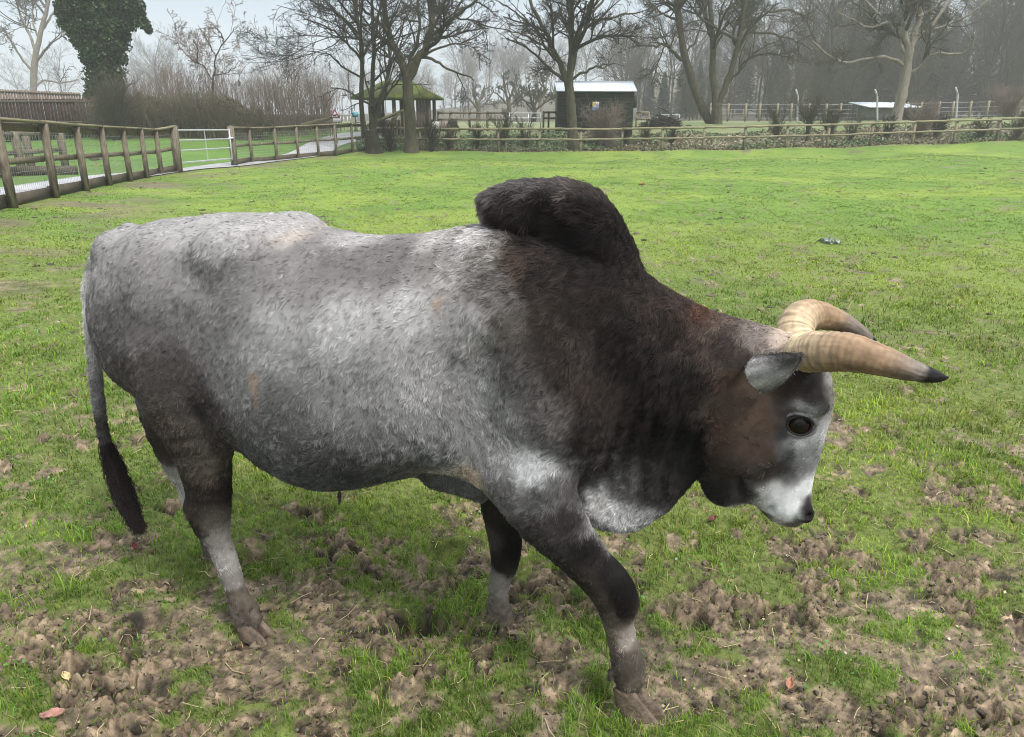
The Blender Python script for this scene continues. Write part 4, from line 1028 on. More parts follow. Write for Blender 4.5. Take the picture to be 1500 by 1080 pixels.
LP2 = [post_at(px, b, t, h) for (px, b, t), h in zip(LEFT_POSTS2, H_L2)]; CO_ = post_at(*CORNER, H_FAR)
for seg, lab, w in (((LP + [GA]), 'brown post and rail fence with wire mesh, left of the metal gate', .105), (([GB] + LP2 + [CO_]), 'post and rail fence with wire mesh, between the metal gate and the paddock corner', .10)):
    root = thing('paddock_fence', seg[0], lab, 'fence', None)
    side = np.array(seg[-1]) - np.array(seg[0]); side = np.array([side[1], -side[0], 0]); side /= np.linalg.norm(side)   # towards the paddock
    for k, p in enumerate(seg):
        if p is CO_: continue
        big = p is GA or p is GB
        wood_post(p, H_LEFT + (.06 if big else 0), .19 if big else w, root, 'gate_post' if big else 'post')
    bk = -side * .10
    rail_run(seg, H_LEFT + .01, .13, .045, root, 'top_rail', m_rail)
    rail_run(seg, H_LEFT - .10, .04, .12, root, 'upper_rail', m_wood, off=bk)
    rail_run(seg, .68, .04, .10, root, 'middle_rail', m_wood, off=bk)
    rail_run(seg, .10, .04, .20, root, 'base_board', m_board, off=bk)
    mb = MB()
    for a, b in zip(seg[:-1], seg[1:]):
        a, b = np.array(a) - side * .13, np.array(b) - side * .13; Ln = np.linalg.norm(b - a)
        hs = np.arange(.2, 1.21, .10); P = np.array([[a + [0, 0, h_], b + [0, 0, h_]] for h_ in hs]); mb.tubes(P, np.full((len(hs), 2), .0032), 3)
        n_ = int(Ln / .10); P = np.array([[a + (b - a) * t_ + [0, 0, .2], a + (b - a) * t_ + [0, 0, 1.2]] for t_ in np.linspace(0, 1, n_)]); mb.tubes(P, np.full((n_, 2), .0026), 3)
    mb.build('wire_mesh', m_wire, root, seg[0])
# far fence: rounded rails on square posts
root = thing('paddock_fence', CO_, 'long two-rail wooden fence across the far end of the paddock', 'fence')
FP = [CO_] + far_pts
for k, p in enumerate(FP): wood_post(p, H_FAR + (.08 if k == 0 else 0), .11 if k else .16, root, 'post', mat=m_rail if k % 3 else m_wood)
rail_run(FP, H_FAR - .05, .095, .09, root, 'top_rail', m_rail, round_=True, off=(0, -.07, 0)); rail_run(FP, .62, .085, .09, root, 'lower_rail', m_rail, round_=True, off=(0, -.07, 0))
# galvanised field gate
root = thing('field_gate', GA, 'galvanised metal gate with four bars and a centre brace, in the left fence', 'gate')
ga, gb = GA + (GB - GA) * .05, GA + (GB - GA) * .965
for h_ in (.26, .62, .92, 1.22): MB().tubes(np.array([ga + [0, 0, h_], gb + [0, 0, h_]]), np.full(2, .024), 8).build('bar', m_galv, root, ga)
for q_ in (ga, gb): MB().tubes(np.array([q_ + [0, 0, .2], q_ + [0, 0, 1.26]]), np.full(2, .028), 8, cap=True).build('end_upright', m_galv, root, q_)
q_ = (ga + gb) / 2; MB().tubes(np.array([q_ + [0, -.03, .26], q_ + [0, -.03, 1.22]]), np.full(2, .014), 6).build('brace', m_galv, root, q_)
for h_ in (.45, 1.0): mb = MB(); mb.box(ga + [-.1, 0, h_], ga + [.05, 0, h_], .05, .04); mb.build('hinge', m_galv, root, ga)
mb = MB(); mb.box(gb + [-.05, 0, .95], gb + [.12, 0, .95], .04, .05); mb.build('latch', m_galv, root, gb)
# second fence across the path
P2 = [np.array(on_ground(px, py)) for px, py in ((-70, 268), (33, 257), (47, 251), (97, 250))]
root = thing('path_fence', P2[1], 'low grey rail fence on the far side of the path, seen through the wire mesh', 'fence')
for p in P2[:]: wood_post(p, 1.2, .17, root)
rail_run([P2[0], P2[1], P2[3]], .62, .05, .13, root, 'middle_rail', m_wood, off=(0, -.1, 0)); rail_run([P2[0], P2[1], P2[3]], 1.12, .05, .12, root, 'top_rail', m_wood, off=(0, -.1, 0))
rail_run([P2[0], P2[1], on_ground(122, 255)], .13, .08, .26, root, 'sleeper_board', m_board, off=(0, -.25, 0))
# close-boarded fences behind the field
def board_fence(pa, pb, Ya, Yb, z_drop, cols, label, bw_=.14, n_sup=True):
    a, b = at(*pa, Ya), at(*pb, Yb); L_ = np.linalg.norm((b - a)[:2]); n_ = int(L_ / bw_); rg_ = np.random.default_rng(n_)
    root = thing('board_fence', [a[0], a[1], gz1(a[0], a[1])], label, 'fence'); mb = MB()
    for k in range(n_):
        p0, p1 = a + (b - a) * (k / n_), a + (b - a) * ((k + .94) / n_); g = gz1(p0[0], p0[1])
        top = np.array([*((p0 + p1) / 2)[:2], p0[2] + rg_.normal(0, .008)]); bot = np.array([top[0], top[1] + rg_.uniform(-.006, .006), g - .1])
        mb.box(bot, top, bw_ * .97, .02, (0, 1, 0))
    mb.build('boards', noise_mat('stained_boards', cols, 1.2, .85, (7, 7, .6), .3, 12), root, a)
    for f_ in (-.12, -1.1):
        mb = MB(); mb.box(a + [0, -.05, f_], b + [0, -.05, f_], .05, .09); mb.build('arris_rail', m_board, root, a)
    return root
board_fence((-90, 145), (165, 145), 37, 41, 0, [(.010, .005, .005), (.024, .012, .011), (.05, .028, .024)], 'dark brown close-boarded fence at the far left')
board_fence((-90, 127), (118, 136), 46, 50, 0, [(.08, .055, .04), (.15, .11, .085), (.22, .175, .14)], 'pale brown board fence rising behind the dark one')
board_fence((360, 168), (500, 168), 46, 47, 0, [(.05, .05, .03), (.09, .085, .05)], 'low greenish board fence behind the bare thicket')
# ------------------------------------------------------------------ dark shed with the pale metal roof
Ys = 40.5
def bx(mb, x0, x1, y0, y1, z0, z1):
    mb.add([[x0, y0, z0], [x1, y0, z0], [x1, y1, z0], [x0, y1, z0], [x0, y0, z1], [x1, y0, z1], [x1, y1, z1], [x0, y1, z1]],
           [[0, 3, 2, 1], [4, 5, 6, 7], [0, 1, 5, 4], [1, 2, 6, 5], [2, 3, 7, 6], [3, 0, 4, 7]]); return mb
sx0, sx1 = at(818, 134, Ys)[0], at(929, 134, Ys)[0]; sz = at(870, 134, Ys)[2]; sg = gz1((sx0 + sx1) / 2, Ys) - .1
root = thing('shed', [(sx0 + sx1) / 2, Ys, sg], 'dark green weatherboard shed with pale metal roof behind the tree', 'shed')
m_shed = noise_mat('dark_green_boards', [(.012, .017, .013), (.022, .03, .022), (.035, .042, .032)], 1.5, .7, (1, 1, 6), .2, 14)
m_roof = noise_mat('pale_metal_roof', [(.42, .47, .53), (.58, .63, .68)], 1.2, .45, (1, 1, 1), .05, metal=.2)
mb = MB(); nb = 15; hB = (sz - sg) / nb
for k in range(nb):   # lapped boards, each leaning out at its foot
    z0, z1 = sg + k * hB, sg + (k + 1) * hB; y1 = Ys
    mb.add([[sx0, y1 - .03, z0], [sx1, y1 - .03, z0], [sx1, y1, z1 + .004], [sx0, y1, z1 + .004], [sx0, y1 + 2.6, z0], [sx1, y1 + 2.6, z0], [sx1, y1 + 2.6, z1], [sx0, y1 + 2.6, z1]],
           [[0, 1, 2, 3], [1, 5, 6, 2], [5, 4, 7, 6], [4, 0, 3, 7], [0, 4, 5, 1]])
mb.build('wall', m_shed, root, (sx0, Ys, sg))
zr = at(870, 121.5, Ys + 1.3)[2]; ov = .12; mb = MB()
def slab(mb, a, b, c, d, t=.05):
    q = np.array([a, b, c, d], float); mb.add(np.vstack([q, q + [0, 0, t]]), [[3, 2, 1, 0], [4, 5, 6, 7], [0, 1, 5, 4], [1, 2, 6, 5], [2, 3, 7, 6], [3, 0, 4, 7]])
slab(mb, [sx0 - ov, Ys - .2, sz - .02], [sx1 + ov, Ys - .2, sz - .02], [sx1 + ov, Ys + 1.3, zr], [sx0 - ov, Ys + 1.3, zr])
slab(mb, [sx0 - ov, Ys + 1.3, zr + .002], [sx1 + ov, Ys + 1.3, zr + .002], [sx1 + ov, Ys + 2.8, sz - .02], [sx0 - ov, Ys + 2.8, sz - .02])
rf = mb.build('roof', m_roof, root, (sx0, Ys, sz))
mb = MB(); nR = 22
for k in range(nR): x_ = sx0 - ov + .02 + (sx1 - sx0 + 2 * ov - .04) * k / (nR - 1); mb.box([x_, Ys - .2, sz + .035], [x_, Ys + 1.28, zr + .055], .02, .02)
mb.build('roof_seam', m_roof, rf, (sx0, Ys, sz))
mb = MB(); mb.box([sx0 - ov, Ys + 1.3, zr + .07], [sx1 + ov, Ys + 1.3, zr + .07], .16, .03); mb.build('ridge_cap', m_roof, rf, (sx0, Ys, zr))
mb = MB()
for xg in (sx0 + .003, sx1 - .003): mb.add([[xg, Ys, sz], [xg, Ys + 2.6, sz], [xg, Ys + 1.3, zr]], [np.array([[0, 1, 2]])])
mb.build('gable', m_shed, root, (sx0, Ys, sz))
mb = MB(); bx(mb, sx1 + .02, sx1 + .18, Ys + .1, Ys + 1.0, at(930, 158, Ys)[2], at(930, 140, Ys)[2]); mb.build('shutter_box', m_shed, root, (sx1, Ys, sz))
# poster: blurred yellow and blue picture
m_post, nt, b_ = new_mat('poster_print', .5); N, L = nt.nodes, nt.links
aN = N.new('ShaderNodeAttribute'); aN.attribute_name = 'Col'; L.new(aN.outputs['Color'], b_.inputs['Base Color'])
pa, pb = at(867.5, 162, Ys - .06), at(877.5, 149.5, Ys - .06); nn_ = 10; xs, zs = np.linspace(pa[0], pb[0], nn_), np.linspace(pa[2], pb[2], nn_)
PX, PZ = np.meshgrid(xs, zs); v = np.c_[PX.ravel(), np.full(nn_ * nn_, Ys - .06), PZ.ravel()]
fz = (v[:, 2] - pa[2]) / (pb[2] - pa[2]); fx_ = (v[:, 0] - pa[0]) / (pb[0] - pa[0]); pc = np.where((fz < .35)[:, None], [.18, .30, .62], np.where((fx_ < .45)[:, None], [.50, .42, .16], [.22, .36, .60])); pc[(fz > .75) & (fx_ > .5)] = [.55, .55, .55]
i = (np.arange(nn_ - 1)[:, None] * nn_ + np.arange(nn_ - 1)[None]).ravel()
po = make_mesh('poster', v, np.c_[i, i + 1, i + nn_ + 1, i + nn_], m_post, root, col=pc, loc=v[0])
so = po.modifiers.new('thick', 'SOLIDIFY'); so.thickness = .012
# ------------------------------------------------------------------ mossy hipped shelter
Yg = 40.0; gL, gR = at(513, 142, Yg)[0], at(618, 143, Yg)[0]; ze = at(565, 142, Yg)[2]; zt = at(575, 118, Yg + 1.7)[2]
Yb = Yg + 3.4; gR2 = at(643, 144, Yb)[0]; gRx = gR + .35
gg = gz1((gL + gR) / 2, Yg) - .1
root = thing('shelter', [(gL + gRx) / 2, Yg + 1.7, gg], 'open wooden shelter with moss covered hipped roof behind the bare trees', 'shelter')
m_moss = noise_mat('moss_on_shingles', [(.03, .03, .016), (.055, .07, .012), (.11, .15, .012)], 1.3, .95, bump=.6, bscale=14, dist=.05)
m_tim = noise_mat('shelter_timber', [(.05, .04, .03), (.12, .095, .07), (.18, .15, .11)], 3, .85, (6, 6, 1), .3, 20)
mb = MB(); xl, xr = gL, gRx + .45; r0, r1_ = [xl + 1.45, Yg + 1.7, zt], [xr - 1.55, Yg + 1.7, zt]
q = [[xl, Yg, ze], [xr, Yg, ze], [xr, Yb, ze], [xl, Yb, ze]]; t_ = .12
V_ = q + [r0, r1_] + [[x, y, z - t_] for x, y, z in q]
mb.add(V_, [np.array([[0, 1, 5, 4], [2, 3, 4, 5], [0, 6, 7, 1], [1, 7, 8, 2], [2, 8, 9, 3], [3, 9, 6, 0], [9, 8, 7, 6]]), np.array([[1, 2, 5], [3, 0, 4]])])
mb.build('roof', m_moss, root, r0)
for x_, y_ in ((xl + .45, Yg + .35), (xl + 2.1, Yg + .35), (xr - .5, Yg + .35), (xl + .45, Yb - .35), (xl + 2.1, Yb - .35), (xr - .5, Yb - .35)):
    mb = MB(); mb.box([x_, y_, gg], [x_, y_, ze - t_], .17, .17, (0, 1, 0)); mb.build('post', m_tim, root, (x_, y_, gg))
def panel(x0, x1, y_, z0, z1, name='wall_panel'):
    mb = MB(); n_ = max(2, int(abs(x1 - x0) / .14))
    for k in range(n_):
        a_ = x0 + (x1 - x0) * k / n_; bx(mb, a_, a_ + (x1 - x0) / n_ * .95, y_, y_ + .03 + .01 * (k % 2), z0, z1)
    mb.build(name, m_tim, root, (x0, y_, z0))
panel(xr - 1.15, xr - .55, Yg + .38, gg, ze - t_); panel(xl + .55, xl + 1.2, Yb - .4, gg, ze - t_); panel(xl + .55, xr - .6, Yb - .36, gg, gg + 1.0, 'back_panel'); panel(xl + 2.2, xl + 2.5, Yb - .41, gg, ze - t_)
mb = MB(); bx(mb, xl + .8, xr - 1.2, Yb - .95, Yb - .5, gg + .45, gg + .52); bx(mb, xl + 1, xl + 1.1, Yb - .9, Yb - .6, gg, gg + .45); bx(mb, xr - 1.5, xr - 1.4, Yb - .9, Yb - .6, gg, gg + .45); mb.build('bench', m_tim, root, (xl + .8, Yb - .95, gg))
# ------------------------------------------------------------------ small yard things round the shelter
def simple_fence(px_list, Y, top_y, rails, label, mat, pw=.10, name='yard_fence', round_=False, cat='fence'):
    pts = [np.array([at(px, 180, Y)[0], Y, 0]) for px in px_list]
    for p in pts: p[2] = gz1(p[0], p[1])
    root = thing(name, pts[0], label, cat)
    ztop = [at(px, top_y, Y)[2] for px in px_list]
    for p, z in zip(pts, ztop):
        if round_: MB().tubes(np.array([p - [0, 0, .05], [p[0], p[1], z]]), np.full(2, pw / 2), 8, cap=True).build('post', mat, root, p)
        else: mb = MB(); mb.box(p - [0, 0, .1], [p[0], p[1], z], pw, pw, (0, 1, 0)); mb.build('post', mat, root, p)
    for r_ in rails:
        mb = MB()
        for (a, za), (b, zb) in zip(zip(pts[:-1], ztop[:-1]), zip(pts[1:], ztop[1:])):
            A_, B_ = [a[0], a[1] - pw * .6, za - r_], [b[0], b[1] - pw * .6, zb - r_]
            if round_: mb.tubes(np.array([A_, B_]), np.full((2,), .022), 6)
            else: mb.box(A_, B_, .04, .10)
        mb.build('rail', mat, root, pts[0])
    return root
simple_fence([642, 660, 688, 714, 742], 42.5, 163, [.08, .42], 'brown two-rail yard fence behind the grey pony', m_wood, .12)
simple_fence([746, 774, 792], 43.5, 165, [.03, .28, .52], 'grey metal yard gate left of the dark shed, nearest the wooden fence', m_galv, .05, 'yard_gate', True, 'gate')
simple_fence([796, 803.5, 815], 41.5, 163, [.06, .35], 'dark wooden hurdle fence against the left side of the shed', m_board, .10)
simple_fence([932, 950], 42.5, 164, [.03, .35], 'pale rail fence against the right side of the shed', m_rail, .08)
simple_fence([962, 979, 995], 47, 168, [.02, .25, .5], 'low galvanised gate behind the brush pile', m_galv, .05, 'yard_gate', True, 'gate')
simple_fence([494, 499, 504, 509, 514, 519, 523], 44, 168, [.03, .5], 'grey metal railing by the shelter', m_galv, .04, 'railing', True, 'railing')
# warning sign
Yn = 38.5; s0_ = at(492, 187, Yn); sgz = gz1(s0_[0], Yn)
root = thing('warning_sign', [s0_[0], Yn, sgz], 'white triangular warning sign with red border and a plate below, on a short post', 'sign')
MB().tubes(np.array([[s0_[0], Yn + .04, sgz - .1], [s0_[0], Yn + .04, at(492, 162, Yn)[2]]]), np.full(2, .03), 8, cap=True).build('post', m_wood, root, (s0_[0], Yn, sgz))
def flat_mat(name, c, r=.5):
    return noise_mat(name, [tuple(np.array(c) * .9), tuple(c)], 8, r, bump=0)
m_red, m_white, m_black, m_blue = flat_mat('red_sign_paint', (.35, .035, .04)), flat_mat('white_sign_paint', (.72, .72, .72)), flat_mat('black_sign_paint', (.02, .02, .02)), flat_mat('teal_sign_paint', (.10, .33, .42))
def tri_plate(cx, y_, cz, r, t=.01):
    a = np.array([PI / 2 + k * 2 * PI / 3 for k in range(3)]); q = np.c_[cx + r * np.cos(a), np.full(3, y_), cz + r * np.sin(a)]
    mb = MB(); mb.add(np.vstack([q, q + [0, t, 0]]), [np.array([[0, 2, 1], [3, 4, 5]]) if False else np.array([[0, 1, 2], [5, 4, 3]]), np.array([[0, 3, 4, 1], [1, 4, 5, 2], [2, 5, 3, 0]])]); return mb
zc = at(492, 169, Yn)[2]; R0 = .29
tri_plate(s0_[0], Yn, zc, R0).build('border', m_red, root, (s0_[0], Yn, zc)); tri_plate(s0_[0], Yn - .006, zc, R0 * .66, .005).build('face', m_white, root, (s0_[0], Yn, zc))
mb = MB(); y_ = Yn - .012
for x0, x1, z0, z1 in ((-.075, .055, -.03, .035), (.04, .095, .02, .06), (-.07, -.05, -.085, -.03), (-.02, -.005, -.085, -.03), (.03, .045, -.085, -.03), (-.095, -.075, -.03, .02)): bx(mb, s0_[0] + x0, s0_[0] + x1, y_, y_ + .005, zc + z0, zc + z1)
mb.build('animal_symbol', m_black, root, (s0_[0], y_, zc))
mb = MB(); a_, b__ = at(488, 178.5, Yn), at(499.5, 172.5, Yn); bx(mb, a_[0], b__[0], Yn, Yn + .01, a_[2], b__[2]); mb.build('plate', m_white, root, a_)
# teal board
a_, b__ = at(516, 172, 43.8), at(524, 164.5, 43.8); root = thing('notice_board', [a_[0] + .15, 43.8, gz1(a_[0], 43.8)], 'small teal notice board beside the shelter', 'notice board')
mb = MB(); bx(mb, a_[0], b__[0], 43.8, 43.83, a_[2], b__[2]); mb.build('board', m_blue, root, a_); mb = MB(); bx(mb, a_[0] + .12, a_[0] + .18, 43.84, 43.9, gz1(a_[0], 43.8) - .1, b__[2]); mb.build('post', m_wood, root, a_)
# logs
m_log = noise_mat('mossy_log', [(.07, .06, .035), (.14, .12, .07), (.12, .13, .05)], 3, .9, (2, 2, 2), .6, 20)
def log(pa, Ya, pb, Yb, r, label):
    a, b = at(*pa, Ya), at(*pb, Yb); P = np.linspace(a, b, 9); P[1:-1] += rgF.normal(0, .03, (7, 3)); root = MB().tubes(P, np.linspace(r, r * .7, 9), 9, cap=True).build('log', m_log, None, a, True)
    return tag(root, label, 'log')
log((442, 184), 38.8, (490, 171), 38.6, .10, 'mossy log leaning up towards the triangular sign')
log((538, 184), 38.2, (600, 158), 39, .09, 'long thin log leaning up across the front of the shelter')
log((566, 184), 38.0, (585, 166), 38.6, .06, 'short pole leaning in front of the shelter')
root = thing('paling_fence', at(585, 187, 38.9), 'upright pale stakes standing under the leaning log', 'fence')
for k, px in enumerate((576, 581, 586, 591, 596)):
    a = at(px, 187, 38.9); a[2] = gz1(a[0], a[1]) - .1; b = at(px + rgF.uniform(-1, 1), 163 + rgF.uniform(-1, 4), 38.9); MB().tubes(np.array([a, b]), np.array([.04, .035]), 7, cap=True).build('stake', m_rail, root, a)
# low shelter on the right
Yr = 58.0; x0, x1 = at(1276, 160, Yr)[0], at(1346, 160, Yr)[0]; z0 = gz1((x0 + x1) / 2, Yr); zt_ = at(1310, 155.5, Yr)[2]
root = thing('field_shelter', [(x0 + x1) / 2, Yr, z0], 'low grey shelter with flat white roof behind the right-hand tree', 'shelter')
mb = MB(); slab(mb, [x0 - .2, Yr - .3, zt_ - .12], [x1 + .2, Yr - .3, zt_ - .12], [x1 - .5, Yr + 2.6, zt_ + .24], [x0 - .6, Yr + 2.6, zt_ + .24], .06); mb.build('roof', m_roof, root, (x0, Yr, zt_))
mb = MB(); bx(mb, x0 + .1, x0 + 1.6, Yr, Yr + .08, z0, zt_ - .13); bx(mb, x0 + .1, x0 + .18, Yr + .09, Yr + 2.3, z0, zt_); bx(mb, x1 - .2, x1 - .1, Yr, Yr + 2.3, z0, zt_ - .13); bx(mb, x0 + .2, x1 - .2, Yr + 2.3, Yr + 2.36, z0, zt_); mb.build('wall', noise_mat('grey_boards', [(.08, .085, .075), (.14, .145, .13)], 2, .8), root, (x0, Yr, z0))
# bent concrete fence posts and the wire fence
m_conc = noise_mat('pale_concrete', [(.28, .28, .27), (.40, .40, .39)], 6, .8)
for k, (px, yt, yb, lab) in enumerate(((1169, 131, 164, 'leftmost of the three tall bent-topped concrete posts, left of the white roof'), (1285, 131, 176, 'tall bent-topped concrete post beside the white roofed shelter'), (1403, 128, 158, 'rightmost of the three tall bent-topped concrete posts, right of the big tree'))):
    Y = 57.0; a = at(px + .6, yb, Y); a[2] = gz1(a[0], Y) - .1; b = at(px, yt + 10, Y); c = at(px - 3.2, yt, Y)
    root = thing('fence_post', a, lab, 'post', 'bent-topped concrete posts'); MB().tubes(np.array([a, b]), np.full(2, .065), 6).build('shaft', m_conc, root, a); MB().tubes(np.array([b, c]), np.full(2, .06), 6, cap=True).build('bent_top', m_conc, root, b)
pts = [(1040 + k * 23.5 + (k * 7 % 5), 60.0) for k in range(21)]
root = thing('wire_fence', at(1040, 180, 60), 'distant wire fence on pale wooden posts along the edge of the wood', 'fence'); P = []
for px, Y in pts:
    a = at(px, 178, Y); a[2] = gz1(a[0], Y) - .05; P.append(a); mb = MB(); mb.box(a, a + [0, 0, 1.35], .12, .12, (0, 1, 0)); mb.build('post', m_rail, root, a)
mb = MB(); P = np.array(P)
for h_ in (.3, .6, .9, 1.25): mb.tubes(P + [0, 0, h_], np.full(len(P), .009), 4)
mb.build('wire', m_wire, root, P[0])
print('structures', round(time.time() - T0, 1))
# ================================================================== trees and shrubs
def norm(v): return v / (np.linalg.norm(v, axis=-1, keepdims=True) + 1e-12)
def grow(P, R, n, lenr, ang, trop, wig, rg, K=5, tmin=.25, rr=.6, tip=.35, flat=0, jit=.35, rmin=.004):
    """n child branches from random points of the parent paths P (N,K,3) with radii R"""
    Np, Kp, _ = P.shape
    seg = np.linalg.norm(P[:, 1:] - P[:, :-1], axis=2).sum(1); pi = rg.choice(Np, n, p=seg / seg.sum())
    t = tmin + (1 - tmin) * rg.random(n) ** .9; s = t * (Kp - 1); i = np.minimum(s.astype(int), Kp - 2); f = (s - i)[:, None]
    p0 = P[pi, i] * (1 - f) + P[pi, i + 1] * f; r0 = (R[pi, i] * (1 - f[:, 0]) + R[pi, i + 1] * f[:, 0]) * rr
    T = norm(P[pi, i + 1] - P[pi, i]); rnd = norm(rg.normal(size=(n, 3))); perp = norm(np.cross(T, rnd))
    a = np.radians(ang) * (1 + jit * rg.normal(size=n))[:, None]
    d = norm(T * np.cos(a) + perp * np.sin(a)); L_ = seg[pi] * lenr * (1.15 - .65 * t) * rg.uniform(.6, 1.3, n)
    out = np.empty((n, K, 3)); out[:, 0] = p0; cur = p0
    for k in range(1, K):
        d = norm(d + wig * rg.normal(size=(n, 3)) + np.array([0, 0, trop])); cur = cur + d * (L_ / (K - 1))[:, None]; out[:, k] = cur
    rad = np.maximum(r0[:, None] * np.linspace(1, tip, K)[None], rmin)
    return out, rad
m_bark = noise_mat('grey_green_bark', [(.028, .024, .016), (.062, .054, .036), (.075, .078, .036)], 3, .95, (3, 3, 1), .7, 18, dist=.03)
m_barkdark = noise_mat('dark_bark', [(.010, .009, .007), (.024, .021, .015), (.034, .038, .018)], 3, .95, (3, 3, 1), .6, 18, dist=.03)
m_barkpale = noise_mat('pale_bark', [(.11, .095, .075), (.19, .17, .135), (.24, .215, .175)], 2.5, .95, (3, 3, 1), .5, 14, dist=.03)
m_twig = noise_mat('dark_twigs', [(.016, .013, .010), (.030, .025, .019)], 2, .9, bump=0)
m_twig2 = noise_mat('olive_twigs', [(.034, .031, .021), (.060, .056, .036)], 2, .9, bump=0)
m_twig3 = noise_mat('reddish_twigs', [(.115, .085, .07), (.20, .16, .135)], 1, .9, bump=0)
def traced(path, Y, r0, r1, rg, K=14, dY=0.0, wig=.0):
    P = np.array([at(px, py, Y + (dY * k / (len(path) - 1))) for k, (px, py) in enumerate(path)]); P = spline(P, K)
    P[1:-1] += rg.normal(0, wig, (K - 2, 3)); s = (Y * .95) / F0
    return P, np.linspace(r0 * s, r1 * s, K)
def bare_tree(name, Y, trunk, limbs, label, cat, seed, mat_t, mat_c, lv=((60, .55), (420, .5), (2200, .45), (6500, .5)), trop=.03, group=None, wig=.16, trunk_r=(8, 6.5), droop=0, angs=(42, 45, 48, 50), rmin=.0062):
    rg = np.random.default_rng(seed); base = at(*trunk[0], Y); 
    base[2] = min(base[2], gz1(base[0], Y)) - .08
    root = thing(name, base, label, cat, group)
    tp_, tr_ = traced(trunk, Y, trunk_r[0], trunk_r[1], rg, 16); tp_[0, 2] = base[2]
    mb = MB(); rj = tr_ * (1 + .05 * rg.normal(size=16)); rj[0] *= 1.45; rj[1] *= 1.12; mb.tubes(tp_, rj, 12)
    LP_, LR_ = [], []
    for l in limbs:
        pth, r0, r1, dY = l; p, r = traced(pth, Y, r0, r1, rg, 14, dY, .03); LP_.append(p); LR_.append(r)
    # limbs that come towards us and go away, so the crown is round
    LP_, LR_ = np.array(LP_), np.array(LR_); mb.tubes(LP_, LR_, 9)
    mb.build('trunk', mat_t, root, base, True)
    ex, er = grow(LP_, LR_, 9, .75, 50, .08, .12, rg, 14, .15, .7, .25)
    ex[:, :, 1] = ex[:, :1, 1] + (ex[:, :, 1] - ex[:, :1, 1]) * 2.0
    P, R = np.concatenate([LP_, ex]), np.concatenate([LR_, er]); mb = MB(); mb.tubes(ex, er, 7)
    sides = (6, 5, 4, 3); Ks = (9, 7, 6, 5)
    for k, (n_, lr) in enumerate(lv):
        if k == 3: P, R = P2_, R2_
        P2_, R2_ = grow(P, R, n_, lr, angs[k], trop - droop * (k > 0), wig, rg, Ks[k], .22 if k else .15, .62, .4, rmin=rmin if k > 1 else rmin * 1.6)
        mb.tubes(P2_, R2_, sides[k]); P, R = P2_, R2_
    mb.build('crown', mat_c, root, base, False); return root
bare_tree('bare_tree', 36.3, [(603, 224), (601, 180), (598, 140), (596, 113)],
          [([(596, 116), (586, 85), (573, 60), (565, 28), (558, -5), (548, -70)], 6.3, 2.5, .5), ([(598, 116), (613, 87), (628, 55), (633, 18), (636, -30), (645, -90)], 6.2, 2.5, -.5), ([(597, 110), (603, 85), (612, 62), (614, 25), (606, -40)], 3.4, 1.5, 1.5),
           ([(627, 57), (650, 38), (678, 16), (705, -4), (735, -25)], 3.2, 1.2, -1.5), ([(618, 84), (640, 89), (660, 102), (684, 110), (694, 118)], 2.3, .8, -1), ([(588, 92), (570, 82), (552, 66), (530, 58)], 2.0, .8, -1),
           ([(570, 50), (548, 25), (520, 5), (490, -20)], 2.8, 1.0, 1.5), ([(632, 25), (660, -5), (690, -40)], 2.5, 1, 2), ([(612, 88), (645, 70), (680, 62), (715, 45)], 2.0, .7, 1)],
          'big bare tree with forked trunk standing in front of the mossy roofed shelter', 'tree', 21, m_bark, m_twig, trunk_r=(9, 7.2))
bare_tree('bare_tree', 35.9, [(548, 224), (545, 205), (543, 190)],
          [([(540, 205), (531, 172), (530, 120), (529, 83), (526, 42), (518, -5), (505, -60)], 4.0, 1.8, -.5), ([(545, 205), (543, 165), (545, 120), (548, 70), (547, 28), (542, -30)], 4.2, 1.8, .3), ([(549, 205), (551, 165), (561, 144), (567, 111), (569, 70), (565, 10), (560, -40)], 3.2, 1.4, .8),
           ([(530, 90), (505, 60), (480, 40), (445, 28)], 2.0, .8, -.5), ([(531, 115), (505, 100), (480, 80), (450, 75)], 1.7, .6, .5), ([(528, 60), (500, 25), (465, 5), (430, -10)], 2.0, .8, 0), ([(548, 75), (580, 50), (600, 20)], 1.8, .7, 0), ([(546, 120), (566, 100), (585, 75), (590, 40)], 1.8, .7, -.5)],
          'dark many-stemmed bare tree left of the forked one', 'tree', 22, m_barkdark, m_twig, trunk_r=(11, 9), lv=((80, .6), (520, .5), (2600, .45), (8000, .5)), droop=.02)
bare_tree('bare_tree', 36.8, [(840, 217), (838, 180), (836, 150), (833, 122)],
          [([(832, 124), (821, 98), (810, 66), (795, 38), (778, 6), (755, -50)], 4.4, 1.8, .6), ([(834, 124), (838, 82), (836, 42), (832, 0), (826, -80)], 5.4, 2.5, 0), ([(837, 105), (846, 62), (856, 32), (868, 0), (890, -60)], 3.8, 1.8, -.6), ([(836, 117), (860, 104), (882, 95), (902, 93)], 2.2, .8, -1),
           ([(829, 119), (810, 105), (788, 84), (765, 67), (742, 56)], 2.6, .9, 1), ([(841, 66), (866, 36), (900, 25), (938, 18)], 2.5, .8, -1.2), ([(818, 86), (800, 70), (768, 52), (740, 47)], 2.2, .7, -.8), ([(800, 45), (775, 35), (750, 15), (725, 0)], 2.0, .7, 1), ([(856, 30), (885, 0), (915, -30)], 2.3, 1, 1)],
          'bare tree with spreading crown growing in front of the dark shed', 'tree', 23, m_bark, m_twig, trunk_r=(7.5, 6.6))
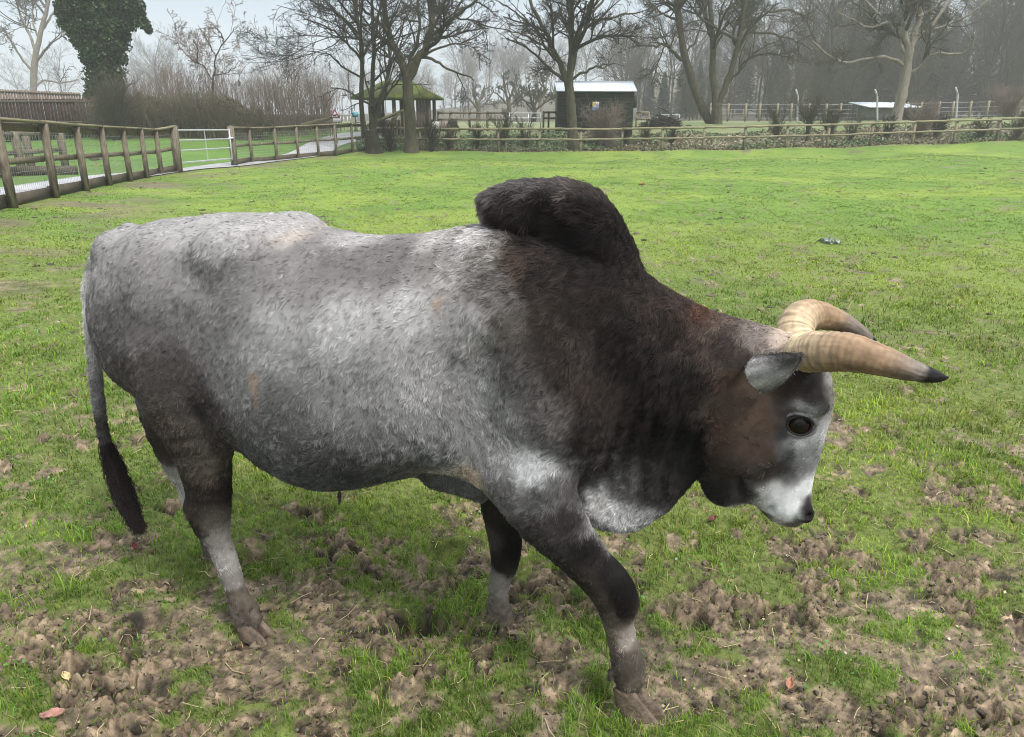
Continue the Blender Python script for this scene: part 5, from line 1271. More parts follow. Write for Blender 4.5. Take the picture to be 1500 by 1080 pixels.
bare_tree('bare_tree', 46.5, [(1044, 184), (1032, 165), (1019, 135), (1010, 105), (1002, 78), (996, 40), (991, 0)],
          [([(996, 45), (992, 0), (990, -60)], 4.6, 2.5, 0), ([(999, 88), (982, 72), (974, 65), (958, 68), (934, 66)], 2.8, .9, -1), ([(993, 20), (970, 0), (950, -25)], 2.2, 1, .5), ([(1003, 80), (1020, 55), (1032, 20)], 1.6, .7, 1), ([(990, 28), (975, 22), (962, 12), (945, -8)], 1.8, .7, -1), ([(975, 66), (965, 90), (958, 110), (955, 135)], 1.2, .5, -.5)],
          'slender bare tree leaning to the left, right of the dark shed', 'tree', 24, m_bark, m_twig2, trunk_r=(6.5, 4.6), lv=((45, .7), (320, .5), (1700, .45), (5000, .5)), droop=.05)
bare_tree('bare_tree', 46.0, [(1050, 185), (1050, 170), (1050, 152)],
          [([(1048, 156), (1045, 110), (1044, 70), (1041, 30), (1034, -40)], 5.3, 2.8, 0), ([(1052, 156), (1063, 125), (1075, 92), (1083, 55), (1089, 18), (1098, -50)], 5.0, 2.3, -.6), ([(1044, 62), (1034, 32), (1027, 0), (1015, -40)], 2.8, 1.4, .8), ([(1080, 78), (1096, 46), (1115, 25), (1140, 5)], 2.6, 1, -1),
           ([(1065, 124), (1080, 108), (1092, 90), (1122, 78), (1160, 84)], 2.3, .8, -1), ([(1085, 45), (1120, 22), (1155, 15), (1190, 30)], 2.4, .9, 1), ([(1044, 75), (1060, 45), (1070, 10)], 2, .9, 1.2), ([(1095, 48), (1130, 50), (1165, 60), (1190, 75)], 1.8, .6, -1.5)],
          'bare tree with two upright stems parting low down, beside the leaning one', 'tree', 25, m_bark, m_twig2, trunk_r=(8, 7.4), droop=.04)
bare_tree('bare_tree', 44.5, [(1311, 186), (1316, 160), (1324, 125), (1329, 90), (1332, 66)],
          [([(1331, 75), (1326, 48), (1322, 18), (1316, -50)], 5, 2.5, 0), ([(1334, 70), (1345, 32), (1350, 0), (1356, -60)], 4.4, 2.2, .5), ([(1323, 96), (1300, 83), (1268, 88), (1236, 92), (1212, 80), (1190, 60)], 2.8, .9, -1.5), ([(1325, 78), (1313, 50), (1296, 28), (1275, 10), (1258, -14)], 3.0, 1.1, 1),
           ([(1330, 108), (1350, 96), (1366, 80), (1400, 79), (1420, 72), (1427, 52)], 2.8, .9, -1.5), ([(1327, 74), (1350, 52), (1370, 30), (1386, 8), (1405, -20)], 3.0, 1.2, 1), ([(1352, 50), (1385, 38), (1420, 22), (1450, 0)], 2.2, .8, -1), ([(1345, 25), (1375, 5), (1410, -25)], 2.2, .9, 1.5), ([(1300, 33), (1275, 40), (1250, 30), (1225, 15)], 1.8, .6, -1)],
          'large pale-trunked bare tree with long drooping limbs on the right', 'tree', 26, m_barkpale, m_twig2, trunk_r=(8, 6), droop=.05)
bare_tree('bare_tree', 92, [(48, 150), (49, 128), (50, 100), (53, 80)],
          [([(52, 85), (57, 58), (66, 25), (73, -10), (80, -50)], 4.0, 1.5, 0), ([(50, 108), (32, 86), (15, 58), (5, 40)], 1.9, .7, -2), ([(53, 78), (43, 50), (30, 22), (22, -5)], 2.2, .8, 2), ([(55, 88), (74, 64), (96, 50)], 2, .7, -2), ([(60, 48), (76, 22), (92, 5)], 2, .7, 2), ([(52, 126), (65, 118), (90, 121), (114, 117)], 1.8, .7, 1), ([(57, 60), (48, 30), (50, 0)], 1.6, .7, 1)],
          'misty bare tree behind the pale board fence at the far left', 'tree', 27, m_barkpale, m_twig2, trunk_r=(4.6, 4.2), lv=((40, .6), (260, .5), (1300, .45), (3600, .5)), rmin=.014)
bare_tree('bare_tree', 41.5, [(310, 192), (311, 150), (312, 118)],
          [([(312, 120), (314, 98), (317, 82), (328, 62), (338, 48), (345, 40)], 1.3, .35, 0), ([(313, 112), (325, 108), (340, 102), (352, 88)], .9, .3, -.5), ([(312, 118), (300, 98), (288, 92), (270, 78), (255, 60)], .95, .3, .5), ([(316, 84), (308, 66), (296, 50)], .8, .3, 0), ([(328, 62), (322, 48), (312, 36)], 1.0, .5, .3), ([(288, 92), (290, 75), (284, 58)], 1.0, .5, 0)],
          'small spindly bare tree standing above the brown thicket', 'tree', 28, m_barkdark, m_twig3, trunk_r=(2, 1.5), lv=((46, .62), (260, .5), (1100, .45), (2400, .5)))
for (Y, px, yb, yt, sd, mt, lab) in ((72, 793, 186, 105, 31, m_barkpale, 'pale misty bare tree seen left of the shed roof'), (66, 782, 186, 125, 32, m_barkdark, 'gnarled dead tree with broken top left of the shed'), (80, 745, 184, 112, 33, m_bark, 'rounded misty bare tree between the shelter and the shed'), (95, 700, 182, 122, 34, m_bark, 'faint misty bare tree right of the mossy shelter roof')):
    bare_tree('bare_tree', Y, [(px, yb), (px + 1, (yb * 2 + yt) / 3), (px, (yb + yt) / 2)], [([(px, (yb + yt) / 2 + 3), (px - 4, (yb + 2 * yt) / 3), (px - 8, yt)], 2.4, .9, 0), ([(px, (yb + yt) / 2 + 2), (px + 5, (yb + 2 * yt) / 3), (px + 10, yt + 3)], 2.2, .8, 1), ([(px, (yb + yt) / 2 + 8), (px - 14, (yb + yt) / 2 - 8), (px - 22, (yb + yt) / 2 - 14)], 1.6, .6, -1), ([(px, (yb + yt) / 2 + 8), (px + 14, (yb + yt) / 2 - 4), (px + 24, (yb + yt) / 2 - 20)], 1.6, .6, 1)],
              lab, 'tree', sd, mt, m_twig2, trunk_r=(3.4, 2.8), lv=((24, .6), (140, .5), (700, .45), (1600, .5)), rmin=.013)
# ------------------------------------------------------------------ leaves as small bent quads
def leaves(C_, n, size, rg, flat=.0, up=None):
    """n leaves at centres C_ (n,3)"""
    d = norm(rg.normal(size=(n, 3)) * [1, 1, 1 - flat]); s = norm(np.cross(d, rg.normal(size=(n, 3)))); nn__ = np.cross(d, s)
    L_ = size * rg.uniform(.6, 1.3, n)[:, None]; w_ = L_ * .42
    a = C_ - d * L_ * .5; b = C_ + s * w_ + nn__ * L_ * .12; c = C_ + d * L_ * .5; e_ = C_ - s * w_ + nn__ * L_ * .12
    V = np.stack([a, b, c, e_], 1).reshape(-1, 3); F = np.arange(4 * n).reshape(n, 4); return V, F
m_leaf = col_mat('leaf', .45, .35, .0, trans=.15)
def leafy(name, V, F, cols, parent, loc):
    return make_mesh(name, V, F, m_leaf, parent, col=np.repeat(cols, 4, axis=0), loc=loc)
# ivy-clad tree
Yi = 42.5; rg = np.random.default_rng(40); base = at(150, 195, Yi); base[2] = gz1(base[0], Yi) - .05
root = thing('ivy_clad_tree', base, 'tree trunk smothered in dark green ivy, top leaning to the right', 'tree')
pth = [(150, 195), (151, 150), (152, 100), (150, 60), (150, 20), (148, -40)]
mb = MB(); P, R = traced(pth, Yi, 8, 5, rg, 16); P[0, 2] = base[2]; mb.tubes(P, R, 10)
for l in ([(150, 60), (170, 20), (195, 15), (215, 38)], [(150, 40), (120, 10), (100, -10)], [(150, 20), (170, -20), (185, -60)]): P, R = traced(l, Yi, 3.5, 1.2, rg, 10, .0); mb.tubes(P, R, 7)
mb.build('trunk', m_barkpale, root, base, True)
blobs = [(150, 130, 24, 22), (155, 105, 26, 20), (148, 80, 26, 22), (160, 60, 28, 22), (130, 62, 22, 18), (118, 40, 24, 22), (145, 35, 34, 26), (170, 35, 26, 22), (105, 18, 22, 22), (130, 5, 34, 28), (165, 0, 36, 26), (190, 10, 20, 18), (200, 22, 12, 12), (208, 32, 10, 9), (217, 42, 6, 8), (182, 52, 8, 7), (110, -25, 28, 25), (160, -40, 42, 30), (140, -70, 30, 25), (95, 5, 12, 12), (128, 85, 12, 9), (136, 142, 14, 8), (172, 128, 12, 12), (178, 85, 8, 10)]
s = Yi * .95 / F0; cs, gsz = [], []
for bxp, byp, rx, ry in blobs:
    c = at(bxp, byp, Yi); nl = int(rx * ry * 5.2)
    u = norm(rg.normal(size=(nl, 3))) * (rg.random(nl)[:, None] ** .35); lump = 1 + .42 * noise(u * 1.2 + c, 2.6, 3, 3)[:, None]
    cs.append(c + u * lump * [rx * s * 1.0, (rx + ry) / 2 * s * .9, ry * s * 1.0]); 
cs = np.concatenate(cs); V, F = leaves(cs, len(cs), .15, rg)
lc = np.array([.020, .045, .013]) * (1 + .9 * noise(cs, 1.7, 5, 3)[:, None]) * rg.uniform(.6, 1.5, (len(cs), 1)); lc[rg.random(len(cs)) < .04] = [.05, .08, .025]
leafy('ivy', V, F, lc, root, base)
# ------------------------------------------------------------------ shrubs on the verge
def shrub(px, yb, yt, wpx, nst, label, seed, mat, trunk_px=2.0, trunk_h=.35, fan=1.0, name='bare_shrub', tw=(160, 520), Y=None, cat='shrub', group=None, trop=.10, wig=.13):
    rg = np.random.default_rng(seed); 
    if Y is None: q = on_ground(px, yb); Y = float(np.clip(q[1], 36.1, 44))
    b = at(px, yb, Y); b[2] = gz1(b[0], Y) - .04; top = at(px, yt, Y)[2]; H = top - b[2]; s = Y * .95 / F0; W = wpx * s / 2
    root = thing(name, b, label, cat, group); mb = MB(); K = 7; st, sr = [], []
    for k in range(nst):
        a = rg.uniform(0, 2 * PI); ro = trunk_px * s * rg.random() * (2.5 if trunk_h == 0 else 1); p0 = b + [math.cos(a) * ro, math.sin(a) * ro, 0]; p1 = b + [rg.normal(0, .06), rg.normal(0, .06), H * trunk_h]
        a2 = rg.uniform(0, 2 * PI); e_ = b + [math.cos(a2) * W * fan * rg.uniform(.25, 1), math.sin(a2) * W * fan * .8 * rg.uniform(.25, 1), H * rg.uniform(.72, 1.02)]
        m_ = (p1 + e_) / 2 + rg.normal(0, .08, 3) + [0, 0, .08 * H]
        st.append(spline([p0, p1, m_, e_], K)); sr.append(np.linspace(trunk_px * s * (.9 if trunk_h else .55) / max(nst, 4) ** .35 * 1.5, .006, K))
    st, sr = np.array(st), np.array(sr); mb.tubes(st, sr, 6)
    if trunk_h > .1: MB_t = MB().tubes(np.array([b, b + [0, 0, H * trunk_h * .6], b + [0, 0, H * trunk_h]]), np.array([1.2, 1.0, 1.15]) * trunk_px * s, 9).build('trunk', m_bark, root, b, True)
    P1_, R1_ = grow(st, sr, tw[0], .45, 38, trop, wig, rg, 6, .25, .6, .4, rmin=.006); mb.tubes(P1_, R1_, 4)
    P2_, R2_ = grow(P1_, R1_, tw[1], .5, 42, trop, wig, rg, 5, .2, .7, .5, rmin=.0045); mb.tubes(P2_, R2_, 3)
    mb.build('stems', mat, root, b); return root
shrub(1182, 208, 152, 46, 26, 'pollarded shrub with a fan of thin shoots on a stubby trunk', 51, m_twig2, 2.6, .42)
shrub(1216, 206, 158, 40, 9, 'pale twiggy shrub just right of the pollard', 52, m_twig2, 3.2, .2)
shrub(1297, 205, 172, 34, 5, 'small crooked shrub left of the big pale tree', 53, m_twig, 2, 0)
shrub(1347, 204, 152, 50, 24, 'dense brown bush at the right of the big pale tree', 54, m_twig3, 3, .1, tw=(320, 1300))
shrub(1372, 203, 172, 26, 7, 'dark stumpy shrub right of the brown bush', 55, m_twig, 5, .35)
shrub(1137, 205, 162, 34, 9, 'pale shrub with arching twigs left of the pollard', 56, m_twig2, 1.6, .15)
shrub(1470, 204, 128, 74, 34, 'large reddish bush at the far right edge', 57, m_twig3, 3, .0, tw=(460, 1700), Y=47)
shrub(1487, 204, 166, 34, 8, 'small leafless shrub against the fence at the far right', 58, m_twig2, 1.5, .0)
shrub(735, 216, 168, 40, 6, 'thin bare sapling in front of the yard fence', 59, m_twig2, 1.4, .1)
shrub(772, 216, 178, 30, 6, 'thin bare sapling left of the shed tree', 60, m_twig2, 1.6, 0)
shrub(700, 218, 182, 26, 5, 'low bare sapling behind the far fence, right of the pony', 61, m_twig, 1.3, 0)
shrub(885, 214, 157, 78, 46, 'tangled brown bramble bush in front of the dark shed', 62, m_twig3, 4, 0, tw=(520, 2200), trop=-.02, wig=.25)
shrub(918, 217, 186, 20, 8, 'upright clump of stems below the right end of the shed', 63, m_twig, 1.6, 0)
shrub(948, 213, 180, 22, 5, 'small dark leaning shrub right of the shed', 64, m_twig, 1.8, 0)
shrub(986, 212, 183, 24, 5, 'crooked little shrub below the brush pile', 65, m_twig, 1.8, 0)
shrub(632, 222, 180, 34, 12, 'brown shoots round the foot of the forked tree', 66, m_twig, 1.8, 0)
shrub(660, 219, 176, 28, 7, 'thin bare sapling in front of the pony', 67, m_twig2, 1.3, .0)
shrub(570, 222, 178, 40, 16, 'brown brushwood at the foot of the many-stemmed tree', 68, m_twig, 2, 0)
shrub(1436, 203, 176, 26, 6, 'thin pale shrub between the bent post and the right edge', 69, m_twig2, 1.4, 0)
shrub(170, 196, 118, 70, 30, 'tangle of bare branches leaning on the ivy-clad tree', 70, m_twig2, 3, .0, Y=38.2, tw=(420, 1700))
shrub(1245, 207, 178, 24, 5, 'wispy shrub left of the low white roofed shelter', 71, m_twig2, 1.2, 0)
# brush pile
rg = np.random.default_rng(75); n = 420; Y = 43; x0_, x1_ = at(948, 184, Y)[0], at(994, 184, Y)[0]; xm = (x0_ + x1_) / 2; zb = at(970, 187, Y)[2]
u = rg.normal(size=(n, 3)) * [.36, .3, .22]; a = np.c_[xm + u[:, 0] * (x1_ - x0_) * .7, Y + u[:, 1], zb + np.abs(u[:, 2]) * 1.3 * (1 - np.clip(np.abs(u[:, 0]), 0, .9))]; d = norm(rg.normal(size=(n, 3)) * [1, .8, .18])
P = np.stack([a - d * .5, a + rg.normal(0, .03, (n, 3)), a + d * .5], 1); o = MB().tubes(P, np.full((n, 3), .016) * rg.uniform(.5, 1.6, (n, 1)), 4).build('brush_pile', m_twig, None, (xm, Y, zb)); tag(o, 'heap of cut dark branches right of the shed', 'brush pile')
# ------------------------------------------------------------------ thicket behind the left field
rg = np.random.default_rng(80)
m_hedge = noise_mat('hedge_twigs', [(.075, .062, .042), (.13, .11, .075)], 1, .9, bump=0)
def thicket(name, px0, px1, Y0, Y1, yb, top_fn, n, label, mat, seed, rad=.014, twigs=2.2, bend=.12):
    rg = np.random.default_rng(seed); px = rg.uniform(px0, px1, n); Y = rg.uniform(Y0, Y1, n); b = np.array([at(x, yb, y) for x, y in zip(px, Y)]); b[:, 2] = ground_z(b[:, 0], b[:, 1]) - .05
    zt = np.array([at(x, top_fn(x) + abs(rg.normal(0, 9)), y)[2] for x, y in zip(px, Y)]); H = np.maximum(zt - b[:, 2], .4); K = 7; t = np.linspace(0, 1, K)
    lean = rg.normal(0, bend, (n, 2)); P = b[:, None] + np.stack([lean[:, :1] * H[:, None] * t ** 1.5, lean[:, 1:] * H[:, None] * t ** 1.5, H[:, None] * t * np.ones((n, 1))], -1)
    P[:, 1:] += rg.normal(0, .03, (n, K - 1, 3)); R = rad * rg.uniform(.5, 1.3, (n, 1)) * np.linspace(1, .35, K)[None]; mb = MB(); mb.tubes(P, R, 4)
    P1_, R1_ = grow(P, R, int(n * twigs), .32, 32, .06, .14, rg, 5, .3, .6, .4, rmin=.005); mb.tubes(P1_, R1_, 3)
    P2_, R2_ = grow(P1_, R1_, int(n * twigs * 1.6), .5, 35, .05, .16, rg, 4, .2, .7, .5, rmin=.0045); mb.tubes(P2_, R2_, 3)
    o = mb.build(name, mat, None, b[0]); return tag(o, label, None, None, 'stuff')
thicket('thicket', 168, 490, 40.5, 45, 192, lambda x: 108 - 10 * math.sin(x / 37) + (12 if x > 440 else 0) + 8 * math.sin(x / 11), 900, 'reddish brown thicket of bare upright stems behind the left field', m_twig3, 81)
thicket('thicket', 395, 500, 41, 46, 192, lambda x: 78 + abs(x - 425) * .75, 120, 'tall whippy stems rising from the right end of the thicket', m_twig3, 84, rad=.016, bend=.2)
thicket('hedge', 135, 385, 38.8, 40.4, 194, lambda x: 140 + 6 * math.sin(x / 17) + (14 if x > 340 else 0), 1100, 'dense olive brown hedge base below the bare thicket', m_hedge, 82, rad=.014, twigs=4.5, bend=.3)
n = 15000; px = rg.uniform(130, 400, n); Y = rg.uniform(39, 41, n); yy = 193 - (193 - (146 + 6 * np.sin(px / 19) + np.clip(px - 330, 0, 80) * .35)) * rg.random(n) ** .8
cs = np.array([at(a, b_, c) for a, b_, c in zip(px, yy, Y)]); V, F = leaves(cs, n, .085, rg)
lc = np.where(rg.random((n, 1)) < .35, [.105, .105, .05], [.115, .09, .058]) * rg.uniform(.5, 1.4, (n, 1)); o = leafy('hedge_foliage', V, F, lc, None, cs[0]); tag(o, 'sparse olive and brown leaves in the hedge behind the left field', None, None, 'stuff')
# undergrowth on the verge behind the far fence
n = 34000; px = rg.uniform(535, 1560, n); Yl = rg.uniform(35.2, 40.2, n); X = (px - 750) / F0 * Yl * 1.0; X = X * 1.02
pn = noise(np.c_[X, Yl], .9, 88, 3); hgt = np.clip(.10 + .22 * pn, .02, .5) * rg.random(n); 
ok = ~paddock_side(X, Yl - .25); X, Yl, hgt, pn = X[ok], Yl[ok], hgt[ok], pn[ok]; n = len(X); cs = np.c_[X, Yl, ground_z(X, Yl) + hgt]; V, F = leaves(cs, n, .12, rg, .3)
gm = sstep(-.5, .05, noise(np.c_[X, Yl], .55, 89, 2) - .25 * (X > 8))[:, None]; lc = (np.array([.095, .135, .06]) * gm + np.array([.21, .18, .125]) * (1 - gm)) * rg.uniform(.5, 1.5, (n, 1)); pick = rg.random(n) < .06; lc[pick] = [.20, .26, .15]
o = leafy('undergrowth', V, F, lc, None, cs[0]); tag(o, 'ivy, nettles and dead stalks on the bank behind the far fence', None, None, 'stuff')
# line of dead leaves at the foot of the far fence
n = 2600; t = rg.random(n) * (len(FP) - 1.001); i = t.astype(int); f = (t - i)[:, None]; FPa = np.array(FP); cs = FPa[i] * (1 - f) + FPa[i + 1] * f + np.c_[np.zeros(n), rg.normal(.0, .06, n), np.zeros(n)]; cs[:, 2] = ground_z(cs[:, 0], cs[:, 1]) + rg.random(n) * .07
V, F = leaves(cs, n, .08, rg, .4); lc = np.array([.075, .038, .025]) * rg.uniform(.4, 1.8, (n, 1)); o = leafy('dead_leaves', V, F, lc, None, cs[0]); tag(o, 'drift of dark dead leaves along the foot of the far fence', None, None, 'stuff')
# ------------------------------------------------------------------ woodland
rg = np.random.default_rng(90)
def wood_variant(seed, H, conifer=False):
    rg = np.random.default_rng(seed); mb = MB()
    if conifer:
        mb.tubes(np.array([[0, 0, 0], [0, 0, H * .5], [0, 0, H]]), np.array([.2, .13, .02]), 5); n_ = 900; h = rg.random(n_) ** .8 * H * .9 + H * .08; a = rg.uniform(0, 2 * PI, n_); L_ = (1 - h / H) * H * .22 + .3
        p0 = np.c_[np.zeros(n_), np.zeros(n_), h]; d = np.c_[np.cos(a), np.sin(a), -.25 + .2 * rg.random(n_)]; P = np.stack([p0, p0 + d * L_[:, None] * .5, p0 + d * L_[:, None] - [0, 0, .15]], 1); mb.tubes(P, np.stack([np.full(n_, .05), np.full(n_, .10), np.full(n_, .02)], 1), 3)
    else:
        T_ = np.array([[[0, 0, 0], [rg.normal(0, .2), 0, H * .3], [rg.normal(0, .5), rg.normal(0, .5), H * .6], [rg.normal(0, .8), rg.normal(0, .8), H]]]); T_ = spline(T_[0], 10)[None]; R = np.linspace(.22, .04, 10)[None]
        mb.tubes(T_, R, 6); P1_, R1_ = grow(T_, R, 20, .5, 42, .08, .14, rg, 7, .2, .55, .3, rmin=.02); mb.tubes(P1_, R1_, 4); P2_, R2_ = grow(P1_, R1_, 130, .5, 42, .06, .16, rg, 5, .2, .6, .4, rmin=.016); mb.tubes(P2_, R2_, 3)
        P3_, R3_ = grow(P2_, R2_, 750, .55, 42, .05, .18, rg, 4, .15, .6, .5, rmin=.012); mb.tubes(P3_, R3_, 3)
    return np.concatenate(mb.v), np.concatenate(mb.f[4])
variants = [wood_variant(s_, h_) for s_, h_ in ((1, 13), (2, 15), (3, 11), (4, 16))]; con = [wood_variant(5, 12, True), wood_variant(6, 15, True)]
def wood(name, label, spec, seed, mat, vars_):
    rg = np.random.default_rng(seed); Vs, Fs, o_ = [], [], 0
    for n_, px0, px1, Y0, Y1, s0, s1 in spec:
        for _ in range(n_):
            px = rg.uniform(px0, px1); Y = rg.uniform(Y0, Y1); x = (px - 750) / F0 * Y * .95; v, f = vars_[rg.integers(len(vars_))]; a = rg.uniform(0, 2 * PI); sc = rg.uniform(s0, s1)
            c_, s_ = math.cos(a) * sc, math.sin(a) * sc; Vs.append(np.c_[v[:, 0] * c_ - v[:, 1] * s_ + x, v[:, 0] * s_ + v[:, 1] * c_ + Y, v[:, 2] * sc + gz1(x, Y) - .2]); Fs.append(f + o_); o_ += len(v)
    V = np.concatenate(Vs); o = make_mesh(name, V, np.concatenate(Fs), mat, loc=V[0]); return tag(o, label, None, None, 'stuff')
wood('woodland', 'misty bare woodland rising across the right and middle distance', [(46, 1120, 1700, 78, 112, .85, 1.15), (34, 1000, 1800, 110, 170, .9, 1.2), (22, 900, 1120, 100, 150, .7, 1.0), (34, 640, 960, 190, 300, .9, 1.2), (34, 350, 660, 210, 320, .8, 1.15), (30, -420, 330, 160, 260, .8, 1.15), (16, 1500, 2100, 80, 140, .9, 1.2), (14, -900, -400, 90, 150, .7, 1)], 91, m_twig2, variants)
wood('conifers', 'dark misty conifers among the bare woodland on the right', [(7, 1195, 1290, 80, 100, .6, 1.0), (6, 940, 1040, 92, 120, .35, .6), (5, 1290, 1480, 88, 110, .7, 1.0), (4, 1080, 1180, 100, 125, .5, .8)], 92, noise_mat('conifer_green', [(.018, .03, .02), (.035, .05, .035)], 1, .9, bump=0), con)
wood('wood_edge', 'low scrub along the foot of the misty woodland', [(60, 1000, 1800, 66, 84, .16, .34), (26, 640, 1000, 90, 120, .14, .3), (30, 1100, 1700, 74, 84, .35, .6)], 93, m_twig2, variants)
print('trees', round(time.time() - T0, 1))
# ================================================================== pony, goose, sward, leaves, haze
def begin_field(lo, hi, vox):
    global FIELD, gu, gv, gw, lo_, VOX
    lo_ = np.array(lo, float); VOX = vox; n = [int(math.ceil((h - l) / vox)) for l, h in zip(lo, hi)]
    gu, gv, gw = [(l + np.arange(k) * vox).astype(np.float32) for l, k in zip(lo, n)]; FIELD = np.full(n, 1.0, np.float32)
def end_field():
    v, f = surface_nets(FIELD); return v * VOX + lo_, f
# pony, tail towards the left, head lowered, facing right
begin_field((-1.0, -.4, 0), (1.1, .4, 1.45), .022)
cone([-.42, 0, .86], [.30, 0, .84], .27, .25, .06, .85); cone([-.5, 0, .88], [-.35, 0, .82], .24, .25, .06, .9); cone([.3, 0, .92], [.62, 0, .98], .19, .13, .08, .7); cone([.6, 0, 1.0], [.80, 0, .80], .12, .085, .04, .7); cone([.8, 0, .8], [.88, 0, .66], .085, .055, .03, .8)
for s_ in (-1, 1):
    cone([.68, s_ * .05, 1.08], [.69, s_ * .06, 1.18], .03, .012, .015)
    for (x0, x1, x2) in ((.28, .26, .27), (-.5, -.58, -.52)): cone([x0, s_ * .12, .75], [x1, s_ * .12, .42], .12, .065, .05); cone([x1, s_ * .12, .42], [x2, s_ * .12, .10], .055, .04, .02); cone([x2, s_ * .12, .10], [x2 + .04, s_ * .12, .03], .055, .065, .02)
pv, pf = end_field(); pb = at(650, 184, 39.3); pb[2] = gz1(pb[0], pb[1]); k_ = .86
pr = thing('pony', pb, 'small grey pony with black mane standing by the shelter, head to the right', 'pony')
pc = np.where((pv[:, :1] < -.25), lin((175, 172, 168)), lin((135, 120, 112))) * (1 + .25 * noise(pv, 6, 3, 2)[:, None]); pc = np.where((pv[:, :1] > .62), lin((40, 34, 32)), pc); pc = np.where((pv[:, 2:] < .5) & (pv[:, :1] > 0), lin((70, 60, 56)), pc)
make_mesh('body', pb + pv * k_, pf, m_hide, pr, col=pc, smooth=True, loc=pb)
rg = np.random.default_rng(3); n = 260; t = rg.random(n); a = np.c_[.28 + t * .42, rg.normal(0, .03, n), 1.13 + t * .02]; P = np.stack([a, a + np.c_[rg.normal(.02, .04, n), rg.choice([-1, 1], n) * .14, -.05 * np.ones(n)], a + np.c_[rg.normal(.05, .05, n), rg.choice([-1, -1, 1], n) * .17, -.33 * np.ones(n)]], 1)
MB().tubes(pb + P * k_, np.full((n, 3), .012), 4).build('mane', m_black, pr, pb)
n = 120; a = np.c_[-.72 + rg.normal(0, .02, n), rg.normal(0, .03, n), np.full(n, .95)]; P = np.stack([a, a + [-.07, 0, -.2], a + np.c_[rg.normal(-.08, .03, n), rg.normal(0, .04, n), -.65 * np.ones(n)]], 1); MB().tubes(pb + P * k_, np.full((n, 3), .012), 4).build('tail', noise_mat('grey_tail_hair', [(.25, .24, .23), (.4, .39, .38)], 8), pr, pb)
# goose grazing
gbp = on_ground(141, 243); wpx = 22 * np.linalg.norm(gbp - EYE) / F0 / .62
begin_field((-.4, -.16, 0), (.42, .16, .5), .011)
ell([-.02, 0, .27], [.22, .10, .105], .02, rot=.08); cone([-.2, 0, .29], [-.36, 0, .31], .05, .012, .03, .8); cone([.14, 0, .30], [.25, 0, .20], .05, .03, .03); cone([.25, 0, .20], [.30, 0, .09], .028, .026, .02); ell([.32, 0, .07], [.04, .026, .026], .01)
gv_, gf_ = end_field(); gr_ = thing('goose', gbp, 'grey-brown goose grazing on the grass beyond the left fence', 'goose')
gc = lin((120, 108, 98)) * (1 + .3 * noise(gv_, 20, 3, 2)[:, None]); gc = np.where(gv_[:, 2:] < .2, lin((170, 160, 150)), gc); gc = np.where(gv_[:, :1] < -.2, lin((60, 50, 45)), gc)
make_mesh('body', gbp + gv_ * wpx, gf_, m_hide, gr_, col=gc, smooth=True, loc=gbp)
for s_ in (-1, 1):
    mb = MB(); mb.tubes(gbp + np.array([[0, s_ * .04, 0], [-.01, s_ * .04, .19]]) * wpx, np.full(2, .010) * wpx, 6); mb.box(gbp + np.array([0, s_ * .04, .012]) * wpx, gbp + np.array([.07, s_ * .045, .006]) * wpx, .05 * wpx, .012 * wpx); mb.build('leg', noise_mat('orange_leg', [(.35, .14, .06), (.45, .2, .1)], 20), gr_, gbp)
mb = MB(); mb.box(gbp + np.array([.35, 0, .065]) * wpx, gbp + np.array([.40, 0, .045]) * wpx, .026 * wpx, .024 * wpx, w2=.012 * wpx, t2=.01 * wpx); mb.build('beak', noise_mat('pinkish_beak', [(.4, .2, .15), (.5, .28, .2)], 20), gr_, gbp)

